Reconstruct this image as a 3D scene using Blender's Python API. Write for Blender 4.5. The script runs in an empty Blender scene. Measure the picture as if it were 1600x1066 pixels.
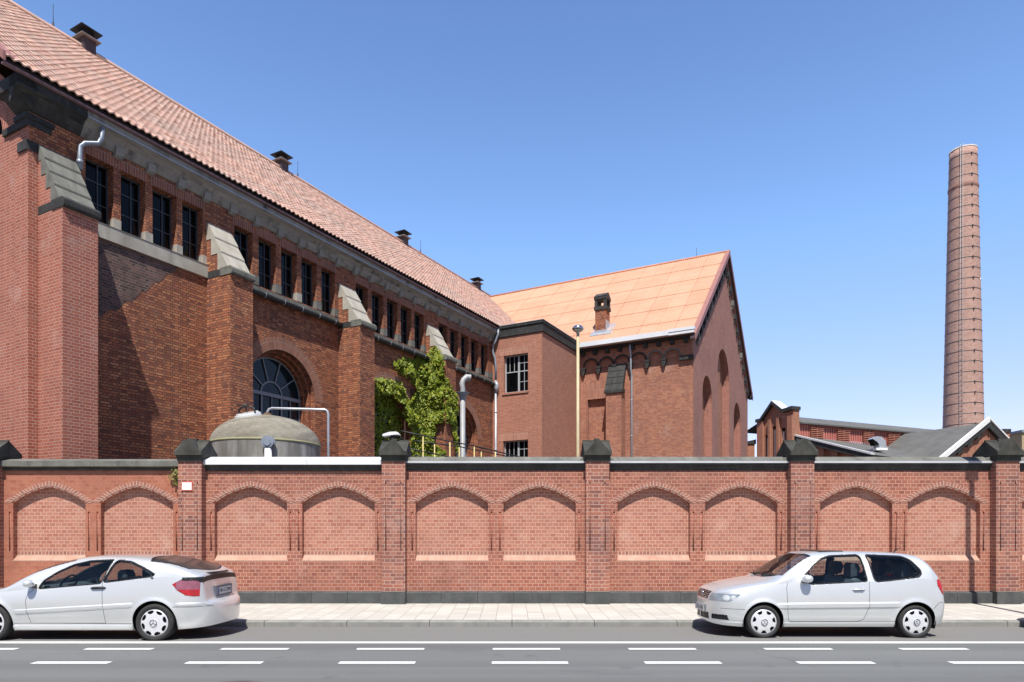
import bpy, math, random
import numpy as np
from mathutils import Vector, Matrix
from mathutils.geometry import tessellate_polygon
PI = math.pi
S = bpy.context.scene
COL = S.collection
random.seed(7)

# ------------------------------------------------------------------ materials
def new_mat(name):
    m = bpy.data.materials.new(name); m.use_nodes = True
    nt = m.node_tree
    return m, nt, nt.nodes['Principled BSDF']
def rgb(c): return (c[0], c[1], c[2], 1.0)
def N(nt, typ, **kw):
    n = nt.nodes.new(typ)
    for k, v in kw.items():
        if k in n.inputs: n.inputs[k].default_value = v
        else: setattr(n, k, v)
    return n
def L(nt, a, b): nt.links.new(a, b)
def mixc(nt, fac, a, b, mode='MIX'):
    n = nt.nodes.new('ShaderNodeMix'); n.data_type = 'RGBA'; n.blend_type = mode
    for sock, v in ((n.inputs[0], fac), (n.inputs[6], a), (n.inputs[7], b)):
        if isinstance(v, bpy.types.NodeSocket): nt.links.new(v, sock)
        elif isinstance(v, (int, float)): sock.default_value = v
        else: sock.default_value = rgb(v)
    return n.outputs[2]
def ramp(nt, fac, stops, interp='LINEAR'):
    n = nt.nodes.new('ShaderNodeValToRGB'); n.color_ramp.interpolation = interp
    e = n.color_ramp.elements
    while len(e) < len(stops): e.new(0.5)
    for i, (p, c) in enumerate(stops):
        e[i].position = p; e[i].color = rgb(c) if not isinstance(c, (int, float)) else (c, c, c, 1)
    nt.links.new(fac, n.inputs[0])
    return n.outputs[0]
def uvnode(nt):
    return N(nt, 'ShaderNodeUVMap', uv_map='UVMap').outputs[0]
def noise(nt, vec, scale, detail=4, rough=0.55, scl=None):
    if scl:
        mp = N(nt, 'ShaderNodeMapping'); mp.inputs['Scale'].default_value = scl
        L(nt, vec, mp.inputs[0]); vec = mp.outputs[0]
    n = N(nt, 'ShaderNodeTexNoise', Scale=scale, Detail=detail, Roughness=rough)
    L(nt, vec, n.inputs['Vector'])
    return n.outputs[0]

def brick_mat(name, palette, mortar, bw=0.13, rh=0.077, ms=0.011, squash=2.0, freq=2, stain=(0.05,0.04,0.035), stain_amt=0.5,
              pale=None, pale_amt=0.0, bump=0.35, rough=0.85, sscale=0.55, mvar=0.35, offs=None):
    if offs is None: offs = .25 if squash > 1.5 else .5
    m, nt, b = new_mat(name)
    uv = uvnode(nt)
    t = N(nt, 'ShaderNodeTexBrick', Scale=1.0)
    t.offset = offs; t.offset_frequency = 2; t.squash = squash; t.squash_frequency = freq
    t.inputs['Color1'].default_value = (0, 0, 0, 1); t.inputs['Color2'].default_value = (1, 1, 1, 1); t.inputs['Mortar'].default_value = (.5, .5, .5, 1)
    t.inputs['Mortar Size'].default_value = ms; t.inputs['Mortar Smooth'].default_value = 0.15
    t.inputs['Brick Width'].default_value = bw; t.inputs['Row Height'].default_value = rh
    L(nt, uv, t.inputs['Vector'])
    stops = [((i + 0.0) / max(1, len(palette) - 1), c) for i, c in enumerate(palette)]
    col = ramp(nt, t.outputs['Color'], stops)
    fine = noise(nt, uv, 28, 5)
    col = mixc(nt, 0.32, col, ramp(nt, fine, [(0.3, (.45, .45, .45)), (0.7, (1.15, 1.12, 1.1))]), 'MULTIPLY')
    mcol = mixc(nt, ramp(nt, noise(nt, uv, 2.3, 3), [(0.35, 0.0), (0.7, mvar)]), mortar, tuple(x * .35 for x in mortar))
    col = mixc(nt, t.outputs['Fac'], col, mcol)
    big = noise(nt, uv, sscale, 6, 0.62)
    col = mixc(nt, ramp(nt, big, [(0.44, 0.0), (0.72, stain_amt)]), col, mixc(nt, 0.7, col, stain))
    vert = noise(nt, uv, 1.0, 4, 0.6, scl=(1.6, 0.22, 1))
    col = mixc(nt, ramp(nt, vert, [(0.5, 0.0), (0.78, 0.45 * stain_amt)]), col, stain)
    if pale:
        col = mixc(nt, ramp(nt, noise(nt, uv, 0.9, 7, 0.68), [(0.56, 0.0), (0.74, pale_amt)]), col, pale)
    L(nt, col, b.inputs['Base Color'])
    b.inputs['Roughness'].default_value = rough
    h = N(nt, 'ShaderNodeMath', operation='SUBTRACT'); h.inputs[0].default_value = 1.0; L(nt, t.outputs['Fac'], h.inputs[1])
    h2 = N(nt, 'ShaderNodeMath', operation='MULTIPLY_ADD'); L(nt, fine, h2.inputs[0]); h2.inputs[1].default_value = 0.35; L(nt, h.outputs[0], h2.inputs[2])
    bp = N(nt, 'ShaderNodeBump', Strength=bump, Distance=0.012); L(nt, h2.outputs[0], bp.inputs['Height']); L(nt, bp.outputs[0], b.inputs['Normal'])
    return m

def stone_mat(name, c1, c2, c3=None, scale=1.2, rough=0.9, bump=0.25, streak=0.5, spec=0.3):
    m, nt, b = new_mat(name)
    uv = uvnode(nt)
    f = noise(nt, uv, scale, 8, 0.65)
    col = ramp(nt, f, [(0.32, c1), (0.68, c2)])
    if c3:
        s = noise(nt, uv, scale * 1.5, 6, 0.6, scl=(1.5, 0.3, 1))
        col = mixc(nt, ramp(nt, s, [(0.5, 0.0), (0.7, streak)]), col, c3)
    fine = noise(nt, uv, scale * 22, 4)
    col = mixc(nt, 0.4, col, ramp(nt, fine, [(0.3, (.6, .6, .6)), (0.7, (1.1, 1.1, 1.1))]), 'MULTIPLY')
    L(nt, col, b.inputs['Base Color']); b.inputs['Roughness'].default_value = rough
    b.inputs['Specular IOR Level'].default_value = spec
    bp = N(nt, 'ShaderNodeBump', Strength=bump, Distance=0.02); L(nt, f, bp.inputs['Height']); L(nt, bp.outputs[0], b.inputs['Normal'])
    return m

def plain_mat(name, c, rough=0.6, metal=0.0, var=0.15, scale=6, spec=0.5, coat=0.0):
    m, nt, b = new_mat(name)
    tc = N(nt, 'ShaderNodeTexCoord')
    f = noise(nt, tc.outputs['Object'], scale, 5, 0.6)
    col = ramp(nt, f, [(0.3, tuple(x * (1 - var) for x in c)), (0.7, tuple(min(1, x * (1 + var)) for x in c))])
    L(nt, col, b.inputs['Base Color'])
    b.inputs['Roughness'].default_value = rough; b.inputs['Metallic'].default_value = metal
    b.inputs['Specular IOR Level'].default_value = spec; b.inputs['Coat Weight'].default_value = coat
    return m

M = {}
M['wall_brick'] = brick_mat('street_wall_brick', [(0.270, 0.082, 0.055), (0.350, 0.118, 0.075), (0.400, 0.145, 0.095), (0.290, 0.096, 0.068), (0.420, 0.165, 0.110)], (0.540, 0.340, 0.250), bw=.13, rh=.0785, ms=.0058, squash=1.0, stain=(.16, .08, .065), stain_amt=.55, pale=(.56, .38, .31), pale_amt=.45, mvar=.25)
M['niche_brick'] = brick_mat('niche_brick', [(0.380, 0.140, 0.095), (0.440, 0.178, 0.122), (0.480, 0.212, 0.148), (0.400, 0.165, 0.120), (0.500, 0.240, 0.168)], (0.600, 0.390, 0.290), bw=.13, rh=.0785, ms=.006, squash=1.0, stain=(.26, .14, .11), stain_amt=.4, pale=(.60, .42, .34), pale_amt=.5, mvar=.15)
M['wall_brick2'] = brick_mat('street_wall_pillar_brick', [(0.200, 0.075, 0.058), (0.340, 0.120, 0.080), (0.400, 0.160, 0.105), (0.230, 0.092, 0.075), (0.360, 0.130, 0.090)], (0.520, 0.360, 0.290), bw=.126, rh=.0785, ms=.0065, squash=2.0, stain=(.13, .08, .08), stain_amt=.65, pale=(.52, .38, .34), pale_amt=.4, mvar=.2)
M['soldier_brick'] = brick_mat('standing_brick', [(.30, .12, .09), (.38, .155, .11), (.42, .18, .125), (.32, .13, .10)], (.60, .44, .36), bw=.0785, rh=.13, ms=.009, squash=1.0, stain_amt=.3, offs=0.0)
M['new_brick'] = brick_mat('corner_brick', [(0.330, 0.088, 0.054), (0.380, 0.113, 0.070), (0.420, 0.135, 0.085), (0.340, 0.098, 0.064)], (0.520, 0.340, 0.270), bw=.13, rh=.077, ms=.008, stain=(.10, .05, .045), stain_amt=.3, pale=(.50, .36, .32), pale_amt=.45)
M['old_brick'] = brick_mat('sooty_old_brick', [(0.170, 0.052, 0.032), (0.420, 0.130, 0.060), (0.560, 0.205, 0.085), (0.280, 0.080, 0.040), (0.490, 0.168, 0.075), (0.220, 0.065, 0.038), (0.600, 0.250, 0.115), (0.380, 0.120, 0.065)], (0.120, 0.065, 0.045), bw=.13, rh=.077, ms=.012, stain=(.055, .03, .024), stain_amt=.5, sscale=.45, pale=(.45, .36, .30), pale_amt=.12)
M['dark_brick'] = brick_mat('blackened_brick', [(.05, .03, .028), (.12, .065, .055), (.19, .10, .085), (.07, .04, .04), (.15, .09, .08)], (.22, .17, .14), bw=.13, rh=.077, ms=.010, stain=(.03, .025, .025), stain_amt=.6, mvar=.8)
M['stair_brick'] = brick_mat('stair_tower_brick', [(0.360, 0.125, 0.075), (0.420, 0.158, 0.098), (0.460, 0.188, 0.120), (0.340, 0.118, 0.074)], (0.500, 0.310, 0.230), bw=.13, rh=.077, ms=.009, stain=(.25, .12, .09), stain_amt=.25, pale=(.58, .36, .28), pale_amt=.2)
M['wing_brick'] = brick_mat('wing_brick', [(0.340, 0.110, 0.062), (0.440, 0.165, 0.090), (0.500, 0.210, 0.118), (0.300, 0.100, 0.066), (0.400, 0.145, 0.086)], (0.420, 0.260, 0.190), bw=.13, rh=.077, ms=.009, stain=(.16, .08, .07), stain_amt=.45, pale=(.54, .40, .33), pale_amt=.4)
M['far_brick'] = brick_mat('distant_brick', [(.36, .13, .07), (.45, .18, .10), (.48, .20, .12)], (.38, .24, .18), ms=.008, stain_amt=.35)
M['stack_brick'] = brick_mat('stack_brick', [(.42, .23, .18), (.50, .295, .235), (.56, .345, .285), (.40, .22, .18)], (.52, .36, .30), bw=.26, rh=.16, ms=.02, squash=1.0, stain=(.20, .12, .10), stain_amt=.4, pale=(.60, .46, .40), pale_amt=.4, sscale=.25)
M['yellow_brick'] = brick_mat('yellow_brick', [(.40, .29, .14), (.50, .38, .20), (.45, .33, .17)], (.5, .42, .3), stain_amt=.3)
M['dark_stone'] = stone_mat('black_weathered_stone', (.022, .022, .023), (.055, .054, .052), (.10, .105, .10), scale=2.0, spec=.35, rough=.75)
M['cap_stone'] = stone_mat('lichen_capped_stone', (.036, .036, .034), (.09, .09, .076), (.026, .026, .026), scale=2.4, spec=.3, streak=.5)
M['plinth_stone'] = stone_mat('dark_plinth_stone', (.055, .058, .06), (.105, .11, .112), (.16, .16, .155), scale=1.5, streak=.4)
M['grey_stone'] = stone_mat('grey_lichen_stone', (.13, .128, .115), (.22, .22, .195), (.06, .06, .055), scale=2.2)
M['pale_stone'] = stone_mat('pale_sandstone', (.36, .335, .285), (.50, .475, .41), (.22, .20, .18), scale=1.5)
M['cornice_stone'] = stone_mat('cornice_stone', (.25, .24, .215), (.37, .355, .32), (.07, .065, .06), scale=1.1, streak=.9)  # heavy dark streaks also stand in for shade between the corbels
M['sill_brick'] = stone_mat('sloped_sill_brick', (.43, .25, .185), (.55, .35, .27), (.36, .20, .15), scale=4)
M['coping_zinc'] = plain_mat('white_painted_zinc', (.74, .76, .80), .35, .0, .06, 2, .5)
M['zinc'] = plain_mat('zinc_sheet', (.44, .47, .52), .38, .35, .12, 3)
M['zinc_dark'] = plain_mat('dull_zinc', (.28, .32, .38), .5, .4, .2, 3)
M['black_metal'] = plain_mat('black_metal', (.03, .03, .033), .5, .3, .2, 8)
M['vent_metal'] = plain_mat('brown_vent_metal', (.075, .055, .06), .65, .1, .2, 4)
M['gutter_paint'] = plain_mat('purple_brown_paint', (.17, .10, .11), .5, .1, .2, 3)
M['barge_paint'] = plain_mat('red_brown_barge_paint', (.33, .15, .13), .55, 0, .15, 3)
M['frame_grey'] = plain_mat('grey_window_frame', (.24, .26, .29), .5, .1, .1, 5)
M['frame_dark'] = plain_mat('dark_steel_frame', (.075, .08, .09), .5, .2, .15, 5)
M['frame_pale'] = plain_mat('pale_window_frame', (.42, .44, .46), .5, 0, .1, 5)
M['white_paint'] = plain_mat('white_paint', (.80, .80, .79), .5, 0, .05, 5)
M['yellow_paint'] = plain_mat('yellow_post_paint', (.58, .47, .20), .5, 0, .12, 5)
M['post_paint'] = plain_mat('cream_post_paint', (.52, .43, .26), .5, 0, .12, 3)
M['chrome'] = plain_mat('bright_steel', (.70, .71, .72), .18, 1.0, .03, 3)
M['dark_void'] = plain_mat('dark_interior', (.012, .012, .013), .9, 0, .2, 3, .1)
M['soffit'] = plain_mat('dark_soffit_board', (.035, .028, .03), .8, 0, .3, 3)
M['pale_plaster'] = stone_mat('pale_plaster', (.38, .36, .36), (.46, .44, .43), None, scale=3)

def dark_glass(name, c, rough=.06, spec=.5):
    m, nt, b = new_mat(name)
    tc = N(nt, 'ShaderNodeTexCoord')
    f = noise(nt, tc.outputs['Object'], 1.3, 3)
    L(nt, ramp(nt, f, [(0.35, tuple(x * .6 for x in c)), (0.65, c)]), b.inputs['Base Color'])
    b.inputs['Roughness'].default_value = rough; b.inputs['Specular IOR Level'].default_value = spec
    bp = N(nt, 'ShaderNodeBump', Strength=.10, Distance=.05); L(nt, f, bp.inputs['Height']); L(nt, bp.outputs[0], b.inputs['Normal'])
    return m
M['glass_dark'] = dark_glass('dark_window_glass', (.004, .0045, .006), .09, .22)
M['glass_blue'] = dark_glass('bluish_window_glass', (.010, .022, .028), .08, .35)

def roof_tile_mat():
    m, nt, b = new_mat('clay_pantile')
    uv = uvnode(nt)
    t = N(nt, 'ShaderNodeTexBrick', Scale=1.0); t.offset = 0; t.squash = 1
    t.inputs['Color1'].default_value = (0, 0, 0, 1); t.inputs['Color2'].default_value = (1, 1, 1, 1); t.inputs['Mortar'].default_value = (.5, .5, .5, 1)
    t.inputs['Mortar Size'].default_value = 0.0; t.inputs['Brick Width'].default_value = .2; t.inputs['Row Height'].default_value = .335
    L(nt, uv, t.inputs['Vector'])
    col = ramp(nt, t.outputs['Color'], [(0, (.50, .30, .23)), (.35, (.54, .335, .265)), (.7, (.57, .36, .285)), (1, (.60, .385, .30))])
    g = noise(nt, uv, 1.0, 6, .62, scl=(.28, .9, 1))
    col = mixc(nt, ramp(nt, g, [(.46, 0.), (.60, .6)]), col, (.37, .31, .275))
    g2 = noise(nt, uv, 1.0, 5, .6, scl=(.12, 2.0, 1))
    col = mixc(nt, ramp(nt, g2, [(.53, 0.), (.66, .55)]), col, (.58, .36, .27))
    f = noise(nt, uv, 26, 4)
    col = mixc(nt, .4, col, ramp(nt, f, [(.3, (.6, .6, .6)), (.7, (1.15, 1.15, 1.15))]), 'MULTIPLY')
    L(nt, col, b.inputs['Base Color']); b.inputs['Roughness'].default_value = .8
    return m
M['roof_tile'] = roof_tile_mat()
def sheet_roof_mat():
    m, nt, b = new_mat('orange_profile_sheet')
    uv = uvnode(nt)
    t = N(nt, 'ShaderNodeTexBrick', Scale=1.0); t.offset = 0; t.squash = 1
    t.inputs['Color1'].default_value = (0, 0, 0, 1); t.inputs['Color2'].default_value = (1, 1, 1, 1); t.inputs['Mortar'].default_value = (.5, .5, .5, 1)
    t.inputs['Mortar Size'].default_value = .018; t.inputs['Mortar Smooth'].default_value = .6; t.inputs['Brick Width'].default_value = 1.05; t.inputs['Row Height'].default_value = 1.86
    L(nt, uv, t.inputs['Vector'])
    col = ramp(nt, t.outputs['Color'], [(0, (.50, .27, .17)), (1, (.55, .305, .195))])
    col = mixc(nt, t.outputs['Fac'], col, (.34, .16, .09))
    g = noise(nt, uv, .6, 6, .6)
    col = mixc(nt, ramp(nt, g, [(.4, 0.), (.7, .35)]), col, (.64, .40, .28))
    L(nt, col, b.inputs['Base Color']); b.inputs['Roughness'].default_value = .7
    return m
M['roof_sheet'] = sheet_roof_mat()
M['grey_roof'] = stone_mat('grey_roofing_felt', (.115, .115, .112), (.16, .158, .15), (.09, .09, .09), scale=.7, bump=.1)

def ground_mats():
    m, nt, b = new_mat('asphalt')
    tc = N(nt, 'ShaderNodeTexCoord'); o = tc.outputs['Object']
    sp = noise(nt, o, 90, 3, .7)
    col = ramp(nt, sp, [(.3, (.09, .093, .092)), (.5, (.148, .154, .151)), (.72, (.225, .23, .226))])
    wear = noise(nt, o, 1.0, 6, .6, scl=(.12, .9, 1))
    col = mixc(nt, ramp(nt, wear, [(.38, 0.), (.66, .5)]), col, (.175, .179, .178))
    pat = noise(nt, o, .7, 5, .65)
    col = mixc(nt, ramp(nt, pat, [(.56, 0.), (.75, .35)]), col, (.085, .085, .09))
    sx = N(nt, 'ShaderNodeSeparateXYZ'); L(nt, o, sx.inputs[0])
    trk = noise(nt, o, 1.0, 3, .5, scl=(.02, 1.25, 1))
    col = mixc(nt, ramp(nt, trk, [(.44, 0.), (.56, .42)]), col, (.098, .10, .10))
    vo = N(nt, 'ShaderNodeTexVoronoi', feature='DISTANCE_TO_EDGE', Scale=.33); wob = N(nt, 'ShaderNodeVectorMath', operation='MULTIPLY_ADD')
    nz = N(nt, 'ShaderNodeTexNoise', Scale=2.2, Detail=5.0); L(nt, o, nz.inputs['Vector']); L(nt, nz.outputs['Color'], wob.inputs[0]); wob.inputs[1].default_value = (.7, .7, 0); L(nt, o, wob.inputs[2]); L(nt, wob.outputs[0], vo.inputs['Vector'])
    crk = ramp(nt, vo.outputs['Distance'], [(.0, .40), (.005, 0.)])
    gate = ramp(nt, noise(nt, o, .35, 2), [(.56, 0.), (.62, 1.)]); gm = N(nt, 'ShaderNodeMath', operation='MULTIPLY'); L(nt, crk, gm.inputs[0]); L(nt, gate, gm.inputs[1])
    col = mixc(nt, gm.outputs[0], col, (.045, .045, .045))
    oil = noise(nt, o, 1.7, 3, .5); col = mixc(nt, ramp(nt, oil, [(.66, 0.), (.74, .4)]), col, (.06, .06, .06))
    # the older lighter surfacing of the parking strip beside the kerb
    strip = ramp(nt, sx.outputs['Y'], [(0.0, 0.0), (1.0, 1.0)])
    mr = N(nt, 'ShaderNodeMapRange'); mr.inputs[1].default_value = 10.3; mr.inputs[2].default_value = 10.42; L(nt, sx.outputs['Y'], mr.inputs[0])
    col = mixc(nt, mr.outputs[0], col, mixc(nt, ramp(nt, sp, [(.35, 0.), (.7, 1.)]), (.15, .148, .142), (.235, .232, .222)))
    L(nt, col, b.inputs['Base Color']); b.inputs['Roughness'].default_value = .88
    bp = N(nt, 'ShaderNodeBump', Strength=.3, Distance=.01); L(nt, sp, bp.inputs['Height']); L(nt, bp.outputs[0], b.inputs['Normal'])
    M['asphalt'] = m
    m, nt, b = new_mat('pale_pavers')
    uv = uvnode(nt)
    t = N(nt, 'ShaderNodeTexBrick', Scale=1.0); t.offset = .5; t.squash = 1
    t.inputs['Color1'].default_value = (0, 0, 0, 1); t.inputs['Color2'].default_value = (1, 1, 1, 1); t.inputs['Mortar'].default_value = (.5, .5, .5, 1)
    t.inputs['Mortar Size'].default_value = .006; t.inputs['Brick Width'].default_value = .30; t.inputs['Row Height'].default_value = .30
    mp = N(nt, 'ShaderNodeMapping'); mp.inputs['Rotation'].default_value = (0, 0, PI / 2); L(nt, uv, mp.inputs[0]); L(nt, mp.outputs[0], t.inputs['Vector'])
    col = ramp(nt, t.outputs['Color'], [(0, (.46, .445, .405)), (1, (.55, .53, .485))])
    col = mixc(nt, t.outputs['Fac'], col, (.27, .25, .22))
    g = noise(nt, uv, 1.1, 6, .65)
    col = mixc(nt, ramp(nt, g, [(.45, 0.), (.75, .35)]), col, (.42, .39, .35))
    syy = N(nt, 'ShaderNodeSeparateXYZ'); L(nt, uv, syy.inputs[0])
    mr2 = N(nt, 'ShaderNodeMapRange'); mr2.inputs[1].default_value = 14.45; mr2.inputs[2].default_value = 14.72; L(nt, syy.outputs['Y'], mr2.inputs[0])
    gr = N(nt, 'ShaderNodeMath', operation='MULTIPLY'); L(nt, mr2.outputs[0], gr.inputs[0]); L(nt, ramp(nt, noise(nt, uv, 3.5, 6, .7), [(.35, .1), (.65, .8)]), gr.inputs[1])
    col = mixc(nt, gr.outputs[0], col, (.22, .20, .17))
    spots = noise(nt, uv, 14, 3, .5); col = mixc(nt, ramp(nt, spots, [(.66, 0.), (.70, .45)]), col, (.24, .225, .20))
    L(nt, col, b.inputs['Base Color']); b.inputs['Roughness'].default_value = .9
    M['pavers'] = m
    M['kerb_stone'] = stone_mat('kerb_stone', (.22, .22, .205), (.31, .305, .285), (.16, .16, .15), scale=2.5)
    M['yard'] = stone_mat('yard_gravel', (.09, .088, .08), (.14, .135, .125), None, scale=3)
    m, nt, b = new_mat('road_paint')
    tc = N(nt, 'ShaderNodeTexCoord')
    g = noise(nt, tc.outputs['Object'], 30, 5, .7)
    L(nt, ramp(nt, g, [(.25, (.42, .42, .41)), (.45, (.78, .78, .76))]), b.inputs['Base Color']); b.inputs['Roughness'].default_value = .7
    M['road_paint'] = m
ground_mats()

# ------------------------------------------------------------------ mesh helpers
class MB:
    def __init__(s): s.v = []; s.f = []; s.uv = []; s.mi = []; s.sm = []
    def face(s, pts, mi=0, uv=None, smooth=False):
        pts = [tuple(p) for p in pts]
        i0 = len(s.v); s.v += pts; s.f.append(tuple(range(i0, i0 + len(pts))))
        if uv is None:
            n = Vector((0, 0, 0))
            for i in range(len(pts)):
                a = pts[i]; b = pts[(i + 1) % len(pts)]
                n += Vector(((a[1] - b[1]) * (a[2] + b[2]), (a[2] - b[2]) * (a[0] + b[0]), (a[0] - b[0]) * (a[1] + b[1])))
            if n.length > 0: n.normalize()
            if abs(n.z) > .75: uv = [(p[0], p[1]) for p in pts]
            else:
                t = Vector((-n.y, n.x, 0)); t.normalize()
                # keep one consistent direction per wall
                if abs(t.x) > abs(t.y):
                    t = t if t.x > 0 else -t
                else: t = t if t.y > 0 else -t
                k = 1 / max(.35, math.sqrt(max(0, 1 - n.z * n.z)))
                uv = [(p[0] * t.x + p[1] * t.y, p[2] * k) for p in pts]
        s.uv.append(uv); s.mi.append(mi); s.sm.append(smooth)
    def box(s, x0, x1, y0, y1, z0, z1, mi=0, skip=''):
        p = lambda i, j, k: ((x0, x1)[i], (y0, y1)[j], (z0, z1)[k])
        F = {'b': [p(0,0,0), p(0,1,0), p(1,1,0), p(1,0,0)], 't': [p(0,0,1), p(1,0,1), p(1,1,1), p(0,1,1)],
             '-y': [p(0,0,0), p(1,0,0), p(1,0,1), p(0,0,1)], '+y': [p(1,1,0), p(0,1,0), p(0,1,1), p(1,1,1)],
             '-x': [p(0,1,0), p(0,0,0), p(0,0,1), p(0,1,1)], '+x': [p(1,0,0), p(1,1,0), p(1,1,1), p(1,0,1)]}
        for k, q in F.items():
            if k not in skip.split(): s.face(q, mi)
    def prism(s, poly, fn, d0, d1, mi=0, caps=True):
        """poly: 2-D outline; fn(u, v, d) -> xyz; extruded d0..d1"""
        n = len(poly)
        for i in range(n):
            a = poly[i]; b = poly[(i + 1) % n]
            s.face([fn(*a, d0), fn(*b, d0), fn(*b, d1), fn(*a, d1)], mi)
        if caps:
            tr = tessellate_polygon([[Vector((p[0], p[1], 0)) for p in poly]])
            for t in tr:
                s.face([fn(*poly[i], d0) for i in t], mi); s.face([fn(*poly[i], d1) for i in t], mi)
    def plate(s, outer, holes, fn, mi=0, jmi=None, d=0.0):
        """flat plate with holes; holes = [(outline, depth)], jambs run from d to depth"""
        polys = [outer] + [h[0] for h in holes]
        flat = [p for q in polys for p in q]
        tr = tessellate_polygon([[Vector((p[0], p[1], 0)) for p in q] for q in polys])
        for t in tr: s.face([fn(*flat[i], d) for i in t], mi)
        for h in holes:
            pl, dep = h[0], h[1]
            if dep is None: continue
            n = len(pl)
            for i in range(n):
                a = pl[i]; b = pl[(i + 1) % n]
                s.face([fn(*a, d), fn(*b, d), fn(*b, dep), fn(*a, dep)], mi if jmi is None else jmi)
    def ring(s, inner, outer, fn, d, mi=0, uvscale=True, d2=None):
        """strip between two open outlines of equal length; uv runs along the strip"""
        acc = 0.0
        for i in range(len(inner) - 1):
            a, b, c, e = inner[i], inner[i + 1], outer[i + 1], outer[i]
            l = math.hypot(c[0] - e[0], c[1] - e[1]); w = math.hypot(e[0] - a[0], e[1] - a[1])
            s.face([fn(*a, d), fn(*b, d), fn(*c, d if d2 is None else d2), fn(*e, d if d2 is None else d2)], mi, [(acc, 0), (acc + l, 0), (acc + l, w), (acc, w)])
            acc += l
    def tube(s, path, r, n=8, mi=0, caps=True, smooth=True):
        path = [Vector(p) for p in path]
        rs = r if isinstance(r, (list, tuple)) else [r] * len(path)
        rings = []; up = None
        for i, p in enumerate(path):
            d = (path[min(i + 1, len(path) - 1)] - path[max(i - 1, 0)])
            d.normalize()
            if up is None: up = Vector((0, 0, 1)) if abs(d.z) < .9 else Vector((1, 0, 0))
            x = d.cross(up)
            if x.length < 1e-5: x = d.cross(Vector((0, 1, 0)))
            x.normalize(); y = x.cross(d); y.normalize(); up = y
            rings.append([p + (x * math.cos(2 * PI * k / n) + y * math.sin(2 * PI * k / n)) * rs[i] for k in range(n)])
        acc = 0
        for i in range(len(rings) - 1):
            l = (path[i + 1] - path[i]).length
            for k in range(n):
                k2 = (k + 1) % n; c = 2 * PI * rs[i] / n
                s.face([rings[i][k], rings[i][k2], rings[i + 1][k2], rings[i + 1][k]], mi, [(k * c, acc), ((k + 1) * c, acc), ((k + 1) * c, acc + l), (k * c, acc + l)], smooth)
            acc += l
        if caps:
            s.face(list(reversed(rings[0])), mi); s.face(rings[-1], mi)
    def lathe(s, prof, cx, cy, n=48, mi=0, smooth=True, cz=0):
        acc = 0
        for i in range(len(prof) - 1):
            (r0, z0), (r1, z1) = prof[i], prof[i + 1]; l = math.hypot(r1 - r0, z1 - z0)
            R = max(r0, r1)
            for k in range(n):
                a0 = 2 * PI * k / n; a1 = 2 * PI * (k + 1) / n
                P = lambda r, a, z: (cx + r * math.cos(a), cy + r * math.sin(a), z + cz)
                q = [P(r0, a0, z0), P(r0, a1, z0), P(r1, a1, z1), P(r1, a0, z1)]
                u = [(a0 * R, acc), (a1 * R, acc), (a1 * R, acc + l), (a0 * R, acc + l)]
                if r1 < 1e-6: q, u = q[:3], u[:3]
                elif r0 < 1e-6: q, u = [q[0], q[2], q[3]], [u[0], u[2], u[3]]
                s.face(q, mi, u, smooth)
            acc += l
    def build(s, name, mats, parent=None, origin=(0, 0, 0), merge=True):
        if not isinstance(mats, (list, tuple)): mats = [mats]
        me = bpy.data.meshes.new(name)
        ox, oy, oz = origin
        vv = s.v; ff = s.f
        if merge:
            idx = {}; remap = []; nv = []
            for p in vv:
                k = (round(p[0], 4), round(p[1], 4), round(p[2], 4))
                j = idx.get(k)
                if j is None: j = idx[k] = len(nv); nv.append(p)
                remap.append(j)
            ff = [tuple(remap[i] for i in f) for f in ff]; vv = nv
        for i, f in enumerate(ff):
            if len(set(f)) != len(f):
                sel = [k for k in range(len(f)) if f[k] != f[k - 1]]
                ff[i] = tuple(f[k] for k in sel); s.uv[i] = [s.uv[i][k] for k in sel]
        keep = [i for i, f in enumerate(ff) if len(f) >= 3 and len(set(f)) == len(f)]
        me.from_pydata([(p[0] - ox, p[1] - oy, p[2] - oz) for p in vv], [], [ff[i] for i in keep])
        uvl = me.uv_layers.new(name='UVMap')
        flat = [c for i in keep for p in s.uv[i] for c in p]
        if len(flat) == 2 * len(me.loops): uvl.data.foreach_set('uv', flat)
        for m in mats: me.materials.append(m)
        me.polygons.foreach_set('material_index', [s.mi[i] for i in keep])
        me.polygons.foreach_set('use_smooth', [s.sm[i] for i in keep])
        me.update()
        o = bpy.data.objects.new(name, me); COL.objects.link(o)
        if parent: o.parent = parent
        else: o.location = origin
        return o

def tag(o, label=None, cat=None, group=None, kind=None):
    if label: o['label'] = label
    if cat: o['category'] = cat
    if group: o['group'] = group
    if kind: o['kind'] = kind
    return o
def thing(name, label, cat, loc=(0, 0, 0), rz=0.0, group=None):
    o = bpy.data.objects.new(name, None); COL.objects.link(o)
    o.empty_display_size = .3; o.location = loc; o.rotation_euler = (0, 0, rz)
    return tag(o, label, cat, group)
def struct(mb, name, mat):
    return tag(mb.build(name, mat), kind='structure')
def dup_part(o, parent, off=(0, 0, 0)):
    c = o.copy(); COL.objects.link(c); c.parent = parent
    c.location = Vector(o.location) + Vector(off)
    for ch in o.children:
        d = ch.copy(); COL.objects.link(d); d.parent = c
    return c
def arc(cx, cz, r, a0, a1, n):
    return [(cx + r * math.cos(a0 + (a1 - a0) * i / n), cz + r * math.sin(a0 + (a1 - a0) * i / n)) for i in range(n + 1)]

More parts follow.
